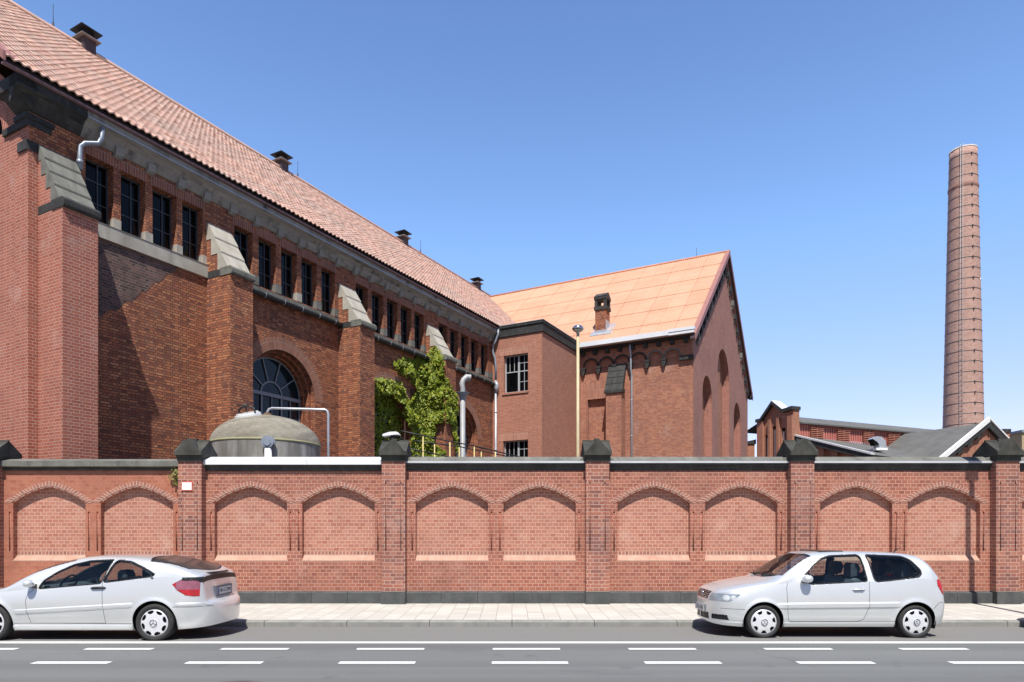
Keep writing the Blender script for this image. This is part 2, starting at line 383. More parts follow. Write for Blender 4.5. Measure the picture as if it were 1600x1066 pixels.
# ------------------------------------------------------------------ camera, sky, sun
FPX, U0, V0, CH = 1050.0, 800.0, 830.0, 1.70
cam = bpy.data.cameras.new('camera'); co = bpy.data.objects.new('camera', cam); COL.objects.link(co)
co.location = (0, 0, CH); co.rotation_euler = (PI / 2, 0, 0)
cam.sensor_width = 36; cam.sensor_fit = 'HORIZONTAL'; cam.lens = 36 * FPX / 1600; cam.shift_y = (V0 - 533) / 1600
cam.clip_start = .1; cam.clip_end = 3000
S.camera = co
SUN_EL, SUN_K = math.radians(60), -.03
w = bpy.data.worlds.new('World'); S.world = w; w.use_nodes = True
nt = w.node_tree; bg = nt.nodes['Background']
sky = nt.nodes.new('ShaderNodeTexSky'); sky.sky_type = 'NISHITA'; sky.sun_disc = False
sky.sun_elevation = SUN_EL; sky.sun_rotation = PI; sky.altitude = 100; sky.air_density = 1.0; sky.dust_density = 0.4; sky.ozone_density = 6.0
# added direction mask: sky lifted ahead, dimmed overhead and behind to deepen shade
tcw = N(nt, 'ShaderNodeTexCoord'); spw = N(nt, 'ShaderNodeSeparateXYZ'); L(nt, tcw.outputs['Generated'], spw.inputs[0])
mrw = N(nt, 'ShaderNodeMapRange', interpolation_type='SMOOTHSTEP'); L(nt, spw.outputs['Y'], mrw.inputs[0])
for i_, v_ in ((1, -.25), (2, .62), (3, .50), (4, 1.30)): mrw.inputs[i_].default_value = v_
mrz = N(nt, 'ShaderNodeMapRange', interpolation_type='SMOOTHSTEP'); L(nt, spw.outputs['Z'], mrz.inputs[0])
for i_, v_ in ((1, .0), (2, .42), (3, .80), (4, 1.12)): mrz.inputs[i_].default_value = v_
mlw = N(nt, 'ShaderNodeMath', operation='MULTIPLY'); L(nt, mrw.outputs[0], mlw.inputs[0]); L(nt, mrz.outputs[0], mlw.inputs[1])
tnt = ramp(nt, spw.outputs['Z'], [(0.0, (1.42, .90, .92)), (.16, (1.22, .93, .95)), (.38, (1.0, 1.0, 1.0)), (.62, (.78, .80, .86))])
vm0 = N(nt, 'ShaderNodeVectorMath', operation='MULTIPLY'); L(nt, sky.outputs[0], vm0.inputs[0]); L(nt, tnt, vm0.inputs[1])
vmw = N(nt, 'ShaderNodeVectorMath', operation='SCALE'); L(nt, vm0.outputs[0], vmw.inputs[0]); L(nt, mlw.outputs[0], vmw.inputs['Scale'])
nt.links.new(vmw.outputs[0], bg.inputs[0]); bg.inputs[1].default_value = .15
sl = bpy.data.lights.new('sun', 'SUN'); sl.energy = 5.0; sl.angle = math.radians(.53); sl.color = (1.0, .955, .88)
so = bpy.data.objects.new('sun', sl); COL.objects.link(so)
tosun = Vector((SUN_K * math.cos(SUN_EL), -math.cos(SUN_EL), math.sin(SUN_EL)))
so.rotation_euler = tosun.to_track_quat('Z', 'Y').to_euler(); so.location = tosun * 50
S.view_settings.view_transform = 'Standard'; S.view_settings.look = 'None'; S.view_settings.gamma = 1; S.view_settings.exposure = .35
def at(u, v, Y):      # a point of the place from its bearing, height and measured distance
    return Vector(((u - U0) / FPX * Y, Y, CH + (V0 - v) / FPX * Y))

# ------------------------------------------------------------------ ground
KY = 12.2
mb = MB(); mb.face([(-400, KY + .05, .03), (400, KY + .05, .03), (400, 900, .03), (-400, 900, .03)]); mb.face([(-400, -600, -.02), (400, -600, -.02), (400, -29.9, -.02), (-400, -29.9, -.02)]); struct(mb, 'ground', M['yard'])
mb = MB()
for i in range(24):
    x0 = -60 + i * 5
    mb.face([(x0, -30, 0), (x0 + 5, -30, 0), (x0 + 5, 10.4, 0), (x0, 10.4, 0)]); mb.face([(x0, 10.4, 0), (x0 + 5, 10.4, 0), (x0 + 5, KY + .02, -.04), (x0, KY + .02, -.04)])
struct(mb, 'road', M['asphalt'])
mb = MB()
for i in range(60):
    x0 = -60 + i * 2
    mb.face([(x0, KY + .15, .069), (x0 + 2, KY + .15, .069), (x0 + 2, 14.95, .122), (x0, 14.95, .122)])
struct(mb, 'pavement', M['pavers'])
mb = MB()
for i in range(80):
    x0 = -60 + i * 1.5; g = .006
    pr = [(KY, -.09), (KY, .045), (KY + .022, .064), (KY + .145, .07), (KY + .145, -.09)]
    mb.prism(pr, lambda y, z, d: (d, y, z), x0 + g, x0 + 1.5 - g)
struct(mb, 'kerb', M['kerb_stone'])
mb = MB(); mb.box(-60, 60, KY + .012, KY + .14, -.09, .045); struct(mb, 'kerb_joint_mortar', M['plinth_stone'])
mb = MB()
for x0 in range(-60, 60, 4): mb.face([(x0, 10.16, .004), (x0 + 4, 10.16, .004), (x0 + 4, 10.315, .004), (x0, 10.315, .004)])
struct(mb, 'edge_line_marking', M['road_paint'])
for nm, y0, y1, u0, per, ln, yc in (('lane_dash_marking', 9.62, 9.745, 558, 212, 105, 9.69), ('lane_dash_marking', 8.60, 8.74, 530, 238.5, 119, 8.68)):
    mb = MB(); sc = FPX / yc
    for k in range(-12, 14):
        x0 = (u0 + k * per - U0) / sc; mb.face([(x0, y0, .004), (x0 + ln / sc, y0, .004), (x0 + ln / sc, y1, .004), (x0, y1, .004)])
    struct(mb, nm, M['road_paint'])
t = thing('manhole_cover', 'round iron manhole cover set in the asphalt at the bottom edge', 'manhole', (-3.05, 7.28, 0))
mb = MB(); mb.lathe([(.0, .006), (.25, .006), (.255, .012), (.30, .012), (.305, .002)], -3.05, 7.28, 40); mb.build('cover', plain_mat('cast_iron', (.10, .095, .09), .7, .3, .3, 12), t, (-3.05, 7.28, 0))
mb = MB(); mb.lathe([(.305, .006), (.36, .006), (.365, .0)], -3.05, 7.28, 40); mb.build('frame', plain_mat('iron_frame', (.17, .15, .14), .8, .1, .3, 12), t, (-3.05, 7.28, 0))
# ------------------------------------------------------------------ street wall
YP, YF, YPL, YPF = 14.80, 14.60, 14.70, 14.56    # panel, pillar, panel plinth, pillar plinth fronts
Z0, ZPL, ZB = .10, .375, 3.05
PX = [-15.90, -11.45, -7.00, -2.576, 1.859, 6.314, 10.777, 15.22]
PW = .254
M['coping_edge'] = plain_mat('pale_coping_edge', (.55, .57, .60), .4, .1, .12, 2)
def arch_pts(hw, spring, rise, n=14, delta=math.radians(15)):
    """pointed arch outline from left spring to right spring (each half one circular arc)"""
    chord = math.hypot(hw, rise); al = math.atan2(rise, hw); R = chord / 2 / math.sin(delta)
    def half(sx):
        out = []
        # start at spring, tangent al+delta ; end at apex, tangent al-delta
        for i in range(n + 1):
            th = al + delta - 2 * delta * i / n
            x = -hw + R * (math.sin(al + delta) - math.sin(th)); z = spring + R * (math.cos(th) - math.cos(al + delta))
            out.append((x * sx, z))
        return out
    l = half(1); r = half(-1)[::-1]
    return l + r[1:]
SILL_F, SILL_B, ND = 1.052, 1.165, .125
M['wall_brick_warm'] = brick_mat('warm_street_wall_brick', [(.36, .115, .065), (.42, .145, .085), (.45, .165, .10), (.38, .125, .075)], (.44, .22, .15), bw=.13, rh=.0785, ms=.005, squash=1.0, stain=(.18, .08, .06), stain_amt=.5, pale=(.50, .30, .22), pale_amt=.3)
wallE = thing('street_wall', 'long red brick street wall with pointed blind arches and dark stone caps along the pavement', 'wall', (0, 14.8, .1))
WO = (0, 14.8, .1)
def wfn(x, z, d): return (x, YP + d, z)
def offs(pts, c, k): return [(c + p[0], p[1] + k) for p in pts]
for i in range(len(PX) - 1):
    xa, xb = PX[i] + PW - .02, PX[i + 1] - PW + .02
    xm = (xa + xb) / 2
    mb = MB(); holes = []; dark = MB(); sill = MB(); hood = MB(); roll = MB(); back = MB()
    HW = .797
    for sgn in (-1, 1):
        c = xm + sgn * .965
        A1 = [(c + x, z) for x, z in arch_pts(HW + .055, 2.318, .385)]
        A0 = [(c + x, z) for x, z in arch_pts(HW, 2.318, .352)]
        AH0 = A1; AH1 = [(c + x, z) for x, z in arch_pts(HW + .19, 2.335, .47)]
        front = [(c - HW, SILL_F), (c - HW, 2.318)] + A1 + [(c + HW, 2.318), (c + HW, SILL_F)]
        holes.append((front, None))
        # groove behind the hood, then the deep jamb
        for p, q in zip(A1[:-1], A1[1:]): mb.face([wfn(*p, 0), wfn(*q, 0), wfn(*q, .035), wfn(*p, .035)])
        dark.ring(A0, A1, wfn, .035)
        loop = [(c - HW, SILL_F), (c - HW, 2.318)] + A0[1:-1] + [(c + HW, 2.318), (c + HW, SILL_F)]
        for p, q in zip(loop[:-1], loop[1:]):
            up = (abs(p[0] - q[0]) > 1e-6)
            mb.face([wfn(*p, .035 if up else 0), wfn(*q, .035 if up else 0), wfn(*q, ND), wfn(*p, ND)], 1)
        back.plate([(c - HW, SILL_B), (c - HW, 2.318)] + A0[1:-1] + [(c + HW, 2.318), (c + HW, SILL_B)], [], wfn, 0, d=ND)
        # standing course at the foot of the niche
        back.face([wfn(c - HW, SILL_B, ND - .003), wfn(c + HW, SILL_B, ND - .003), wfn(c + HW, SILL_B + .085, ND - .003), wfn(c - HW, SILL_B + .085, ND - .003)], 1)
        sill.face([wfn(c - HW - .02, SILL_F, -.006), wfn(c + HW + .02, SILL_F, -.006), wfn(c + HW, SILL_B, ND), wfn(c - HW, SILL_B, ND)])
        sill.face([wfn(c - HW - .02, SILL_F - .015, .0), wfn(c + HW + .02, SILL_F - .015, .0), wfn(c + HW + .02, SILL_F, -.006), wfn(c - HW - .02, SILL_F, -.006)])
        hood.ring(AH0, AH1, wfn, -.005)
        for p, q in zip(AH1[:-1], AH1[1:]): hood.face([wfn(*p, -.005), wfn(*q, -.005), wfn(*q, .0), wfn(*p, .0)])
        roll.tube([wfn(x, z, .022) for x, z in [(c + a, b) for a, b in arch_pts(HW + .017, 2.318, .362)]], .021, 8)
        for gx in (c - HW - .075, c + HW + .075):
            holes.append(([(gx - .017, 1.26), (gx - .017, 2.13), (gx + .017, 2.13), (gx + .017, 1.26)], .035))
            dark.face([wfn(gx - .017, 1.26, .035), wfn(gx + .017, 1.26, .035), wfn(gx + .017, 2.13, .035), wfn(gx - .017, 2.13, .035)])
            roll.tube([wfn(gx, 1.26, .026), wfn(gx, 2.095, .026)], .015, 6)
    mb.plate([(xa, ZPL - .02), (xa, ZB + .02), (xb, ZB + .02), (xb, ZPL - .02)], holes, wfn, 0)
    # back of the wall
    mb.face([(xa, 15.18, .1), (xa, 15.18, 3.1), (xb, 15.18, 3.1), (xb, 15.18, .1)])
    panel = mb.build('panel', [M['wall_brick_warm'] if i <= 1 else M['wall_brick'], M['wall_brick']], wallE, WO)
    back.build('niche', [M['niche_brick'], M['soldier_brick']], panel, WO)
    sill.build('niche_sill', M['sill_brick'], panel, WO); hood.build('arch_ring', M['soldier_brick'], panel, WO)
    roll.build('roll_moulding', M['new_brick'], panel, WO); dark.build('groove', M['new_brick'], panel, WO)
    mb = MB(); n = 5; wd = (xb - xa) / n
    for k in range(n):
        mb.prism([(YPL, Z0 - .03), (YPL, ZPL - .03), (YPL + .1, ZPL), (YP + .05, ZPL), (YP + .05, Z0 - .03)], lambda y, z, d: (d, y, z), xa + k * wd + .003, xa + (k + 1) * wd - .003)
    mb.build('plinth', M['plinth_stone'], wallE, WO)
    # coping
    mb = MB(); e0, e1 = xa + .0, xb - .0
    X = lambda y, z, d: (d, y, z)
    if i <= 1:
        mb.prism([(YP + .05, 3.075), (14.69, 3.12), (14.69, 3.235), (14.94, 3.30), (15.3, 3.30), (15.3, 3.075)], X, e0, (e0 + e1) / 2 - .003)
        mb.prism([(YP + .05, 3.075), (14.69, 3.12), (14.69, 3.235), (14.94, 3.30), (15.3, 3.30), (15.3, 3.075)], X, (e0 + e1) / 2 + .003, e1)
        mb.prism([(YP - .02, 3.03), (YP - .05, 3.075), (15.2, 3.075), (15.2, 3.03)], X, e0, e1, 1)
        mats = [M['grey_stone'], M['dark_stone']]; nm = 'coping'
    elif i == 2:
        for q0, q1 in ((e0, e0 + 2.28), (e0 + 2.286, e1)):
            mb.prism([(14.68, 3.155), (14.68, 3.255), (14.96, 3.35), (15.32, 3.27), (15.32, 3.155)], X, q0, q1)
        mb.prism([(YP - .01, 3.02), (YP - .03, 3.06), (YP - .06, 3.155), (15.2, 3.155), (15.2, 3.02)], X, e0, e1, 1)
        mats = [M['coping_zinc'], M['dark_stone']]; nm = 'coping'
    else:
        mb.prism([(14.695, 3.185), (14.695, 3.236), (14.72, 3.242), (14.95, 3.352), (15.3, 3.25), (15.3, 3.185)], X, e0, e1)
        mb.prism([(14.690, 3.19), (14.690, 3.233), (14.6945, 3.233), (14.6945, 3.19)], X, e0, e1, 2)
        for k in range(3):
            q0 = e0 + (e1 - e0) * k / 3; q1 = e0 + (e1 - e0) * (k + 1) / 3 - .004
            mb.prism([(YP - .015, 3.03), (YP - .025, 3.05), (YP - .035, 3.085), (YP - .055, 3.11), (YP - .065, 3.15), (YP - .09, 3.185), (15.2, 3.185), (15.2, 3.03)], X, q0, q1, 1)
        # upturned ends of the sheet against the pillars
        for s, e in ((1, e0), (-1, e1)):
            mb.prism([(e, 3.25), (e + s * .16, 3.25), (e, 3.375)], lambda x, z, d: (x, d, z), 14.74, 15.2)
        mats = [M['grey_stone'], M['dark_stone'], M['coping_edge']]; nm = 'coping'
    mb.build(nm, mats, wallE, WO)
for i, px in enumerate(PX):
    mb = MB(); hw = PW; gb, gt = 1.265, 2.775
    mb.box(px - hw, px + hw, YF, 15.2, ZPL - .02, gb)
    mb.box(px - hw, px + hw, YF, 15.2, gt, 3.24)
    mb.box(px - .152, px + .152, YF, 15.2, gb, gt, skip='t b'); mb.box(px - hw, px + hw, YF + .045, 15.2, gb, gt, skip='t b')
    for s in (-1, 1):
        mb.box(px + s * .215 - .039, px + s * .215 + .038, YF, YF + .044, gb, gt - .0, skip='t b')
        mb.tube([(px + s * .164, YF + .022, gb), (px + s * .164, YF + .022, gt - .05)], .011, 6)
    pil = mb.build('pillar', M['wall_brick2'], wallE, WO)
    mb = MB(); mb.box(px - hw - .012, px + hw + .012, YPF, 15.0, Z0 - .03, ZPL + .012)
    mb.build('pillar_foot', M['plinth_stone'], pil, WO)
    mb = MB(); y0, y1, yc = 14.50, 15.30, 14.90; cw = .297
    mb.box(px - .262, px + .262, 14.57, 15.22, 3.215, 3.30); mb.box(px - .275, px + .275, 14.545, 15.25, 3.30, 3.345)
    mb.box(px - cw, px + cw, y0, y1, 3.345, 3.43)
    zr = 3.70
    mb.prism([(y0, 3.43), (yc, zr), (y1, 3.43)], lambda y, z, d: (d, y, z), px - cw, px + cw)
    mb.prism([(px - cw + .045, 3.43), (px, zr + .012), (px + cw - .045, 3.43)], lambda x, z, d: (x, d, z), y0 + .002, y1 - .002)
    mb.tube([(px - cw, yc, zr - .004), (px + cw, yc, zr - .004)], .022, 6)
    mb.box(px - .035, px + .035, yc - .05, yc + .05, zr, zr + .045)
    mb.build('pillar_cap', M['cap_stone'], pil, WO)
# small things on the wall
t = thing('wall_sign', 'small white enamel sign with a red border on the brick pillar behind the silver coupe', 'sign', (-7.0, 14.59, 2.62))
sx = -7.055; mb = MB(); mb.box(sx - .118, sx + .118, 14.583, 14.602, 2.575, 2.775); mb.build('border', plain_mat('sign_red', (.62, .10, .07), .4, 0, .05, 5), t, (-7.0, 14.59, 2.62))
mb = MB(); mb.box(sx - .104, sx + .104, 14.577, 14.584, 2.593, 2.757); mb.build('face', plain_mat('sign_white', (.84, .83, .80), .4, 0, .03, 5), t, (-7.0, 14.59, 2.62))
# white lamp housing sitting on a pillar cap
t = thing('flood_lamp', 'white floodlight housing lying on top of the pillar cap in front of the ivy', 'lamp', (-2.62, 14.9, 3.73))
mb = MB(); fo = (-2.62, 14.9, 3.73)
prof = [(-.20, 3.80), (-.185, 3.84), (-.05, 3.885), (.10, 3.895), (.155, 3.87), (.17, 3.825), (.10, 3.83), (-.12, 3.80)]
mb.prism(prof, lambda x, z, d: (-2.66 + x, d, z), 14.80, 15.02); mb.build('housing', M['white_paint'], t, fo)
mb = MB(); mb.box(-2.70, -2.60, 14.86, 14.96, 3.70, 3.815); mb.tube([(-2.60, 14.95, 3.80), (-2.45, 15.0, 3.77), (-2.40, 15.1, 3.72)], .018, 6); mb.build('bracket', M['black_metal'], t, fo)
# weed in the joint
def leaf_cloud(name, pts, mat, parent, origin, size, rnd, nrm=None, quads=2):
    mb = MB()
    for p, n in pts:
        p = Vector(p); n = Vector(n); n.normalize()
        n = (n + Vector((rnd.gauss(0, .45), rnd.gauss(0, .45), rnd.gauss(0.0, .35)))).normalized()
        t = n.cross(Vector((0, 0, 1)))
        if t.length < .05: t = Vector((1, 0, 0))
        t.normalize(); b = n.cross(t); a = rnd.uniform(-.9, .9)
        t, b = t * math.cos(a) + b * math.sin(a), b * math.cos(a) - t * math.sin(a)
        s = size * rnd.uniform(.6, 1.3)
        tip = p - b * s * .75 - n * s * .15; top = p + b * s * .45 - n * s * .08
        l = p + t * s * .5 - n * s * .12 + b * s * .1; r = p - t * s * .5 - n * s * .12 + b * s * .1
        mb.face([top, l, tip, p], 0, [(0, 0)] * 4); mb.face([top, p, tip, r], 0, [(0, 0)] * 4)
    return mb.build(name, mat, parent, origin, merge=False)
def leaf_mat(name, a, b2, c2):
    m, nt, b = new_mat(name)
    g = N(nt, 'ShaderNodeNewGeometry')
    col = ramp(nt, g.outputs['Random Per Island'], [(0., a), (.55, b2), (1., c2)])
    L(nt, col, b.inputs['Base Color']); b.inputs['Roughness'].default_value = .5; b.inputs['Specular IOR Level'].default_value = .35
    tr = N(nt, 'ShaderNodeBsdfTranslucent'); L(nt, col, tr.inputs[0])
    ms = N(nt, 'ShaderNodeMixShader'); ms.inputs[0].default_value = .3
    L(nt, b.outputs[0], ms.inputs[1]); L(nt, tr.outputs[0], ms.inputs[2]); L(nt, ms.outputs[0], nt.nodes['Material Output'].inputs[0])
    return m
M['ivy'] = leaf_mat('ivy_leaf', (.10, .16, .014), (.25, .32, .022), (.42, .42, .05))
M['weed'] = leaf_mat('weed_leaf', (.20, .20, .05), (.30, .29, .09), (.36, .30, .13))
rnd = random.Random(3); pts = []
for k in range(150):
    a = rnd.gauss(0, 1); pts.append(((-7.40 + rnd.gauss(0, .07) + .06, 14.74 - abs(rnd.gauss(0, .04)), 2.98 + rnd.gauss(-.06, .09)), (a * .3, -1, .4)))
wd = leaf_cloud('weed_plant', pts, M['weed'], None, (-7.36, 14.8, 2.9), .05, rnd)
tag(wd, 'tuft of dry weed growing from the wall joint under the grey coping', 'weed')
# ------------------------------------------------------------------ the works buildings, drawn in their own frame
TH = math.atan(566 / FPX); CT, ST = math.cos(TH), math.sin(TH)
D0 = 18.0; A0 = 8.9664
OX, OY = -D0 * CT + A0 * ST, D0 * ST + A0 * CT          # local x = out of the long front, local y = along it
def bloc(b, a, z): return Vector((OX + b * CT + a * ST, OY - b * ST + a * CT, z))
def bthing(name, label, cat, o): return thing(name, label, cat, bloc(*o), -TH)
hall = bthing('factory_hall', 'long brick factory hall with buttresses and a clay tiled roof receding from the left', 'building', (0, 0, 0))
HO = (0, 0, 0)
FB = lambda a, z, d: (-d, a, z)              # plate on the long front; d = depth behind it
# window layout along the front
WIN = [[(1.12, 1.85), (2.05, 2.75), (2.96, 3.71), (3.89, 4.58)],
       [(5.72, 6.44), (6.69, 7.42), (7.65, 8.37), (8.59, 9.33), (9.57, 10.27)]]
WIN.append([(a + 5.72, b + 5.72) for a, b in WIN[1]]); WIN.append([(a + 11.45, b + 11.45) for a, b in WIN[1]])
BUT = [0.0, 4.716, 10.47, 16.17]; BWID = .83; BPR = 1.06
BAYS = [(BUT[0] + BWID, BUT[1]), (BUT[1] + BWID, BUT[2]), (BUT[2] + BWID, BUT[3]), (BUT[3] + BWID, 22.25)]
ARC = [7.75, 13.47, 19.20]; AZ = 6.45
AR = [1.50, 1.40, 1.32]
mb = MB(); holes = []
WZ0, WZ1, WD = 9.85, 11.5, .30
for bay in WIN:
    for a, b in bay: holes.append(([(a, WZ0), (a, WZ1), (b, WZ1), (b, WZ0)], WD))
def arch_open(c, r, spring, bot, n=24): return [(c + r, bot)] + arc(c, spring, r, 0, PI, n) + [(c - r, bot)]
for c in ARC: holes.append((arch_open(c, AR[0], AZ, 3.0), .22))
mb.plate([(-.2, 0), (-.2, 12.1), (28, 12.1), (28, 0)], holes, FB, 0, 0)
for c in ARC:     # stepped orders of the arched openings
    for k, (r, d0, d1) in enumerate(((AR[1], .22, .42), (AR[2], .42, .62))):
        o1 = arch_open(c, AR[k], AZ, 3.0); o2 = arch_open(c, r, AZ, 3.0)
        mb.ring(o2, o1, FB, d0)
        for p, q in zip(o2[:-1], o2[1:]): mb.face([FB(*p, d0), FB(*q, d0), FB(*q, d1), FB(*p, d1)])
front = mb.build('front_wall', M['old_brick'], hall, HO)
m_ = brick_mat('arch_ring_brick', [(.26, .09, .05), (.36, .13, .07), (.22, .08, .05), (.40, .16, .09)], (.36, .26, .21), bw=.077, rh=.26, ms=.009, squash=1, stain_amt=.5)
for c in ARC:
    mb = MB(); mb.ring(arc(c, AZ, AR[0], 0, PI, 30), arc(c, AZ, AR[0] + .42, 0, PI, 30), FB, -.006); mb.build('arch_ring', m_, front, HO)
m_ = brick_mat('flat_arch_brick', [(.24, .08, .05), (.34, .12, .07), (.20, .07, .05)], (.40, .29, .24), bw=.077, rh=.28, ms=.009, squash=1, stain_amt=.5, offs=0)
for bay in WIN:
    for a, b in bay:
        mb = MB(); mb.face([FB(a - .08, WZ1, -.004), FB(b + .08, WZ1, -.004), FB(b + .08, WZ1 + .28, -.004), FB(a - .08, WZ1 + .28, -.004)]); mb.build('flat_arch', m_, front, HO)
# triangle of older blackened bricks in the first bay
mb = MB(); z1 = 9.43
tri = [(.83, z1), (3.75, z1), (3.5, 9.15), (3.42, 9.15), (3.15, 8.8), (3.05, 8.8), (2.75, 8.4), (2.65, 8.4), (2.35, 8.0), (2.2, 8.0), (1.95, 7.65), (1.7, 7.6), (1.4, 7.2), (.83, 6.9)]
mb.plate(tri, [], FB, 0, d=-.005); mb.build('blackened_patch', M['dark_brick'], front, HO)
# strip windows
def strip_window(a, b):
    fr = MB(); d = WD - .03; t = .028
    for x0, x1, y0, y1 in ((a, a + t * 1.6, WZ0, WZ1), (b - t * 1.6, b, WZ0, WZ1), (a, b, WZ0, WZ0 + .07), (a, b, WZ1 - .05, WZ1), ((a + b) / 2 + .08 - t / 2, (a + b) / 2 + .08 + t / 2, WZ0, WZ1)):
        fr.box(-d - .02, -d + .03, x0, x1, y0, y1)
    for zz in (10.42, 10.98): fr.box(-d - .01, -d + .018, a, b, zz - t / 2, zz + t / 2)
    w = fr.build('window', M['frame_dark'], hall, HO)
    g = MB(); g.face([FB(a, WZ0, d + .004), FB(b, WZ0, d + .004), FB(b, WZ1, d + .004), FB(a, WZ1, d + .004)]); g.build('pane', M['glass_dark'], w, HO)
    return w
protoW = None
for bay in WIN:
    for a, b in bay: strip_window(a, b)
# sills and the stone feet of the piers
mb = MB(); mb.box(-.02, .07, BAYS[0][0], BAYS[0][1], 9.44, WZ0 - .035); mb.prism([(.07, WZ0 - .035), (.085, WZ0 - .02), (-WD, WZ0 + .012), (-WD, WZ0 - .05)], lambda b, z, a: (b, a, z), BAYS[0][0], BAYS[0][1])
mb.build('window_sill', M['pale_stone'], hall, HO)
for k in (1, 2, 3):
    mb = MB(); mb.prism([(.05, 9.52), (.05, WZ0 - .06), (-WD, WZ0 + .012), (-WD, 9.52)], lambda b, z, a: (b, a, z), *BAYS[k]); mb.build('window_sill', M['grey_stone'], hall, HO)
for k, bay in enumerate(WIN):
    edges = [BAYS[k][0]] + [x for ab in bay for x in ab] + [BAYS[k][1]]
    for j in range(0, len(edges), 2):
        a, b = edges[j], edges[j + 1]
        if b - a < .06: continue
        mb = MB(); mb.box(-WD - .005, .012, a - .006, b + .006, WZ0 + .005, WZ0 + (.26 if k == 0 else .30))
        mb.build('pier_foot', M['pale_stone'] if k == 0 or (k == 1 and j == 6) else M['grey_stone'], hall, HO)
# ledge gutter under the windows of the later bays
for k in (1, 2, 3):
    a0, a1 = BAYS[k]; g = MB()
    prof = [(.16 + .10 * math.cos(t), 9.56 + .10 * math.sin(t)) for t in [PI + PI * i / 10 for i in range(11)]] + [(.26, 9.585), (.20, 9.60), (.05, 9.60)]
    g.prism(prof, lambda b, z, a: (b, a, z), a0, a1)
    gg = g.build('ledge_gutter', M['dark_stone'], hall, HO)
    br = MB(); n = 6
    for j in range(n):
        a = a0 + (a1 - a0) * (j + .5) / n
        pr = [(.16 + .107 * math.cos(t), 9.56 + .107 * math.sin(t)) for t in [PI + PI * i / 8 for i in range(9)]] + [(.267, 9.607), (.05, 9.607)]
        br.prism(pr, lambda b, z, aa: (b, aa, z), a, a + .025)
    br.build('bracket', M['zinc'], gg, HO)
# arched windows
for c in ARC:
    fr = MB(); d = .60; r = AR[2]; t = .04
    fr.ring(arc(c, AZ, r - .06, 0, PI, 30), arc(c, AZ, r, 0, PI, 30), FB, d - .03)
    fr.ring(arc(c, AZ, .44, 0, PI, 20), arc(c, AZ, .50, 0, PI, 20), FB, d - .028)
    for k in range(1, 5):
        th = PI * k / 5
        p0 = (c + .48 * math.cos(th), AZ + .48 * math.sin(th)); p1 = (c + (r - .04) * math.cos(th), AZ + (r - .04) * math.sin(th)); nx, nz = -math.sin(th) * t / 2, math.cos(th) * t / 2
        fr.prism([(p0[0] - nx, p0[1] - nz), (p1[0] - nx, p1[1] - nz), (p1[0] + nx, p1[1] + nz), (p0[0] + nx, p0[1] + nz)], FB, d - .04, d)
    fr.box(-d, -d + .07, c - r, c + r, AZ - .06, AZ + .06)
    for k, wv in ((-1.28, .05), (-.8, .03), (-.44, .06), (0, .03), (.44, .06), (.85, .03), (1.28, .05)): fr.box(-d, -d + .045, c + k - wv / 2, c + k + wv / 2, 3.0, AZ)
    for zz in (5.75, 5.05, 4.35): fr.box(-d, -d + .025, c - r, c + r, zz - .018, zz + .018)
    w_ = fr.build('arched_window', M['frame_grey'], hall, HO)
    g = MB(); g.plate(arch_open(c, r + .02, AZ, 3.0), [], FB, 0, d=d + .01); g.build('pane', M['glass_blue'], w_, HO)
# buttresses
def buttress(a, first):
    br = M['new_brick'] if first else M['old_brick']
    mb = MB(); w0, w1 = a, a + BWID
    X = lambda b, z, d: (b, d, z)
    mb.prism([(-.05, 0), (BPR, 0), (BPR, 9.42), (.80, 9.62), (.05, 10.98), (-.05, 10.98)], X, w0, w1)
    bt = mb.build('buttress', br, hall, HO)
    st = M['grey_stone'] if first else M['pale_stone']
    cap = MB(); n = 4 if first else 3
    pb, pz = (.06, 11.14); eb, ez = (.93, 9.64)
    for k in range(n):
        b0 = pb + (eb - pb) * k / n; b1 = pb + (eb - pb) * (k + 1) / n; z0 = pz + (ez - pz) * k / n; z1 = pz + (ez - pz) * (k + 1) / n
        cap.prism([(max(b0 - .13, -.01), z0), (b0, z0), (b1 + .035, z1 + .01), (b1 + .035, z1 - .035), (b1 - .20, z1 - .035), (max(b0 - .13, -.01), z1 - .035)], X, w0 - .012 - .002 * k, w1 + .012 + .002 * k)
    cap.build('cap_stone', st, bt, HO)
    dr = MB(); dr.prism([(.62, 9.40), (BPR + .06, 9.40), (BPR + .10, 9.45), (BPR + .10, 9.56), (BPR + .02, 9.64), (.62, 9.64)], X, w0 - .02, w1 + .02); dr.build('drip_stone', M['dark_stone'] if first else M['grey_stone'], bt, HO)
    bd = MB(); bd.box(.0, .70, w0 - .008, w1 + .008, 9.42, 9.62); bd.build('stone_band', M['dark_stone'], bt, HO)
for i, a in enumerate(BUT): buttress(a, i == 0)
# end gable with its bands and the little arched opening
G = lambda b, z, d: (b, -.2 + d, z)
EZ, RZ, EB, RB = 12.60, 20.42, .47, -9.0
mb = MB(); ah = [(-1.22, 11.66)] + arc(-1.97, 11.70, .75, 0, PI, 16) + [(-2.72, 11.66)]
mb.plate([(0, 0), (0, 12.1), (-9, 19.45), (-18, 12.1), (-18, 0)], [(ah, .35)], G, 0)
mb.build('end_gable', M['new_brick'], hall, HO)
mb = MB(); mb.plate(ah, [], G, 0, d=.34); mb.build('gable_recess', M['dark_void'], hall, HO)
mb = MB(); mb.ring(arc(-1.97, 11.70, .75, 0, PI, 20), arc(-1.97, 11.70, 1.01, 0, PI, 20), G, -.006); mb.build('gable_arch_ring', M['new_brick'], hall, HO)
mb = MB(); mb.box(-1.12, .03, -.26, .3, 11.52, 11.68); mb.box(-.5, .06, -.30, .35, 11.68, 11.80); mb.build('impost_band', M['dark_stone'], hall, HO)
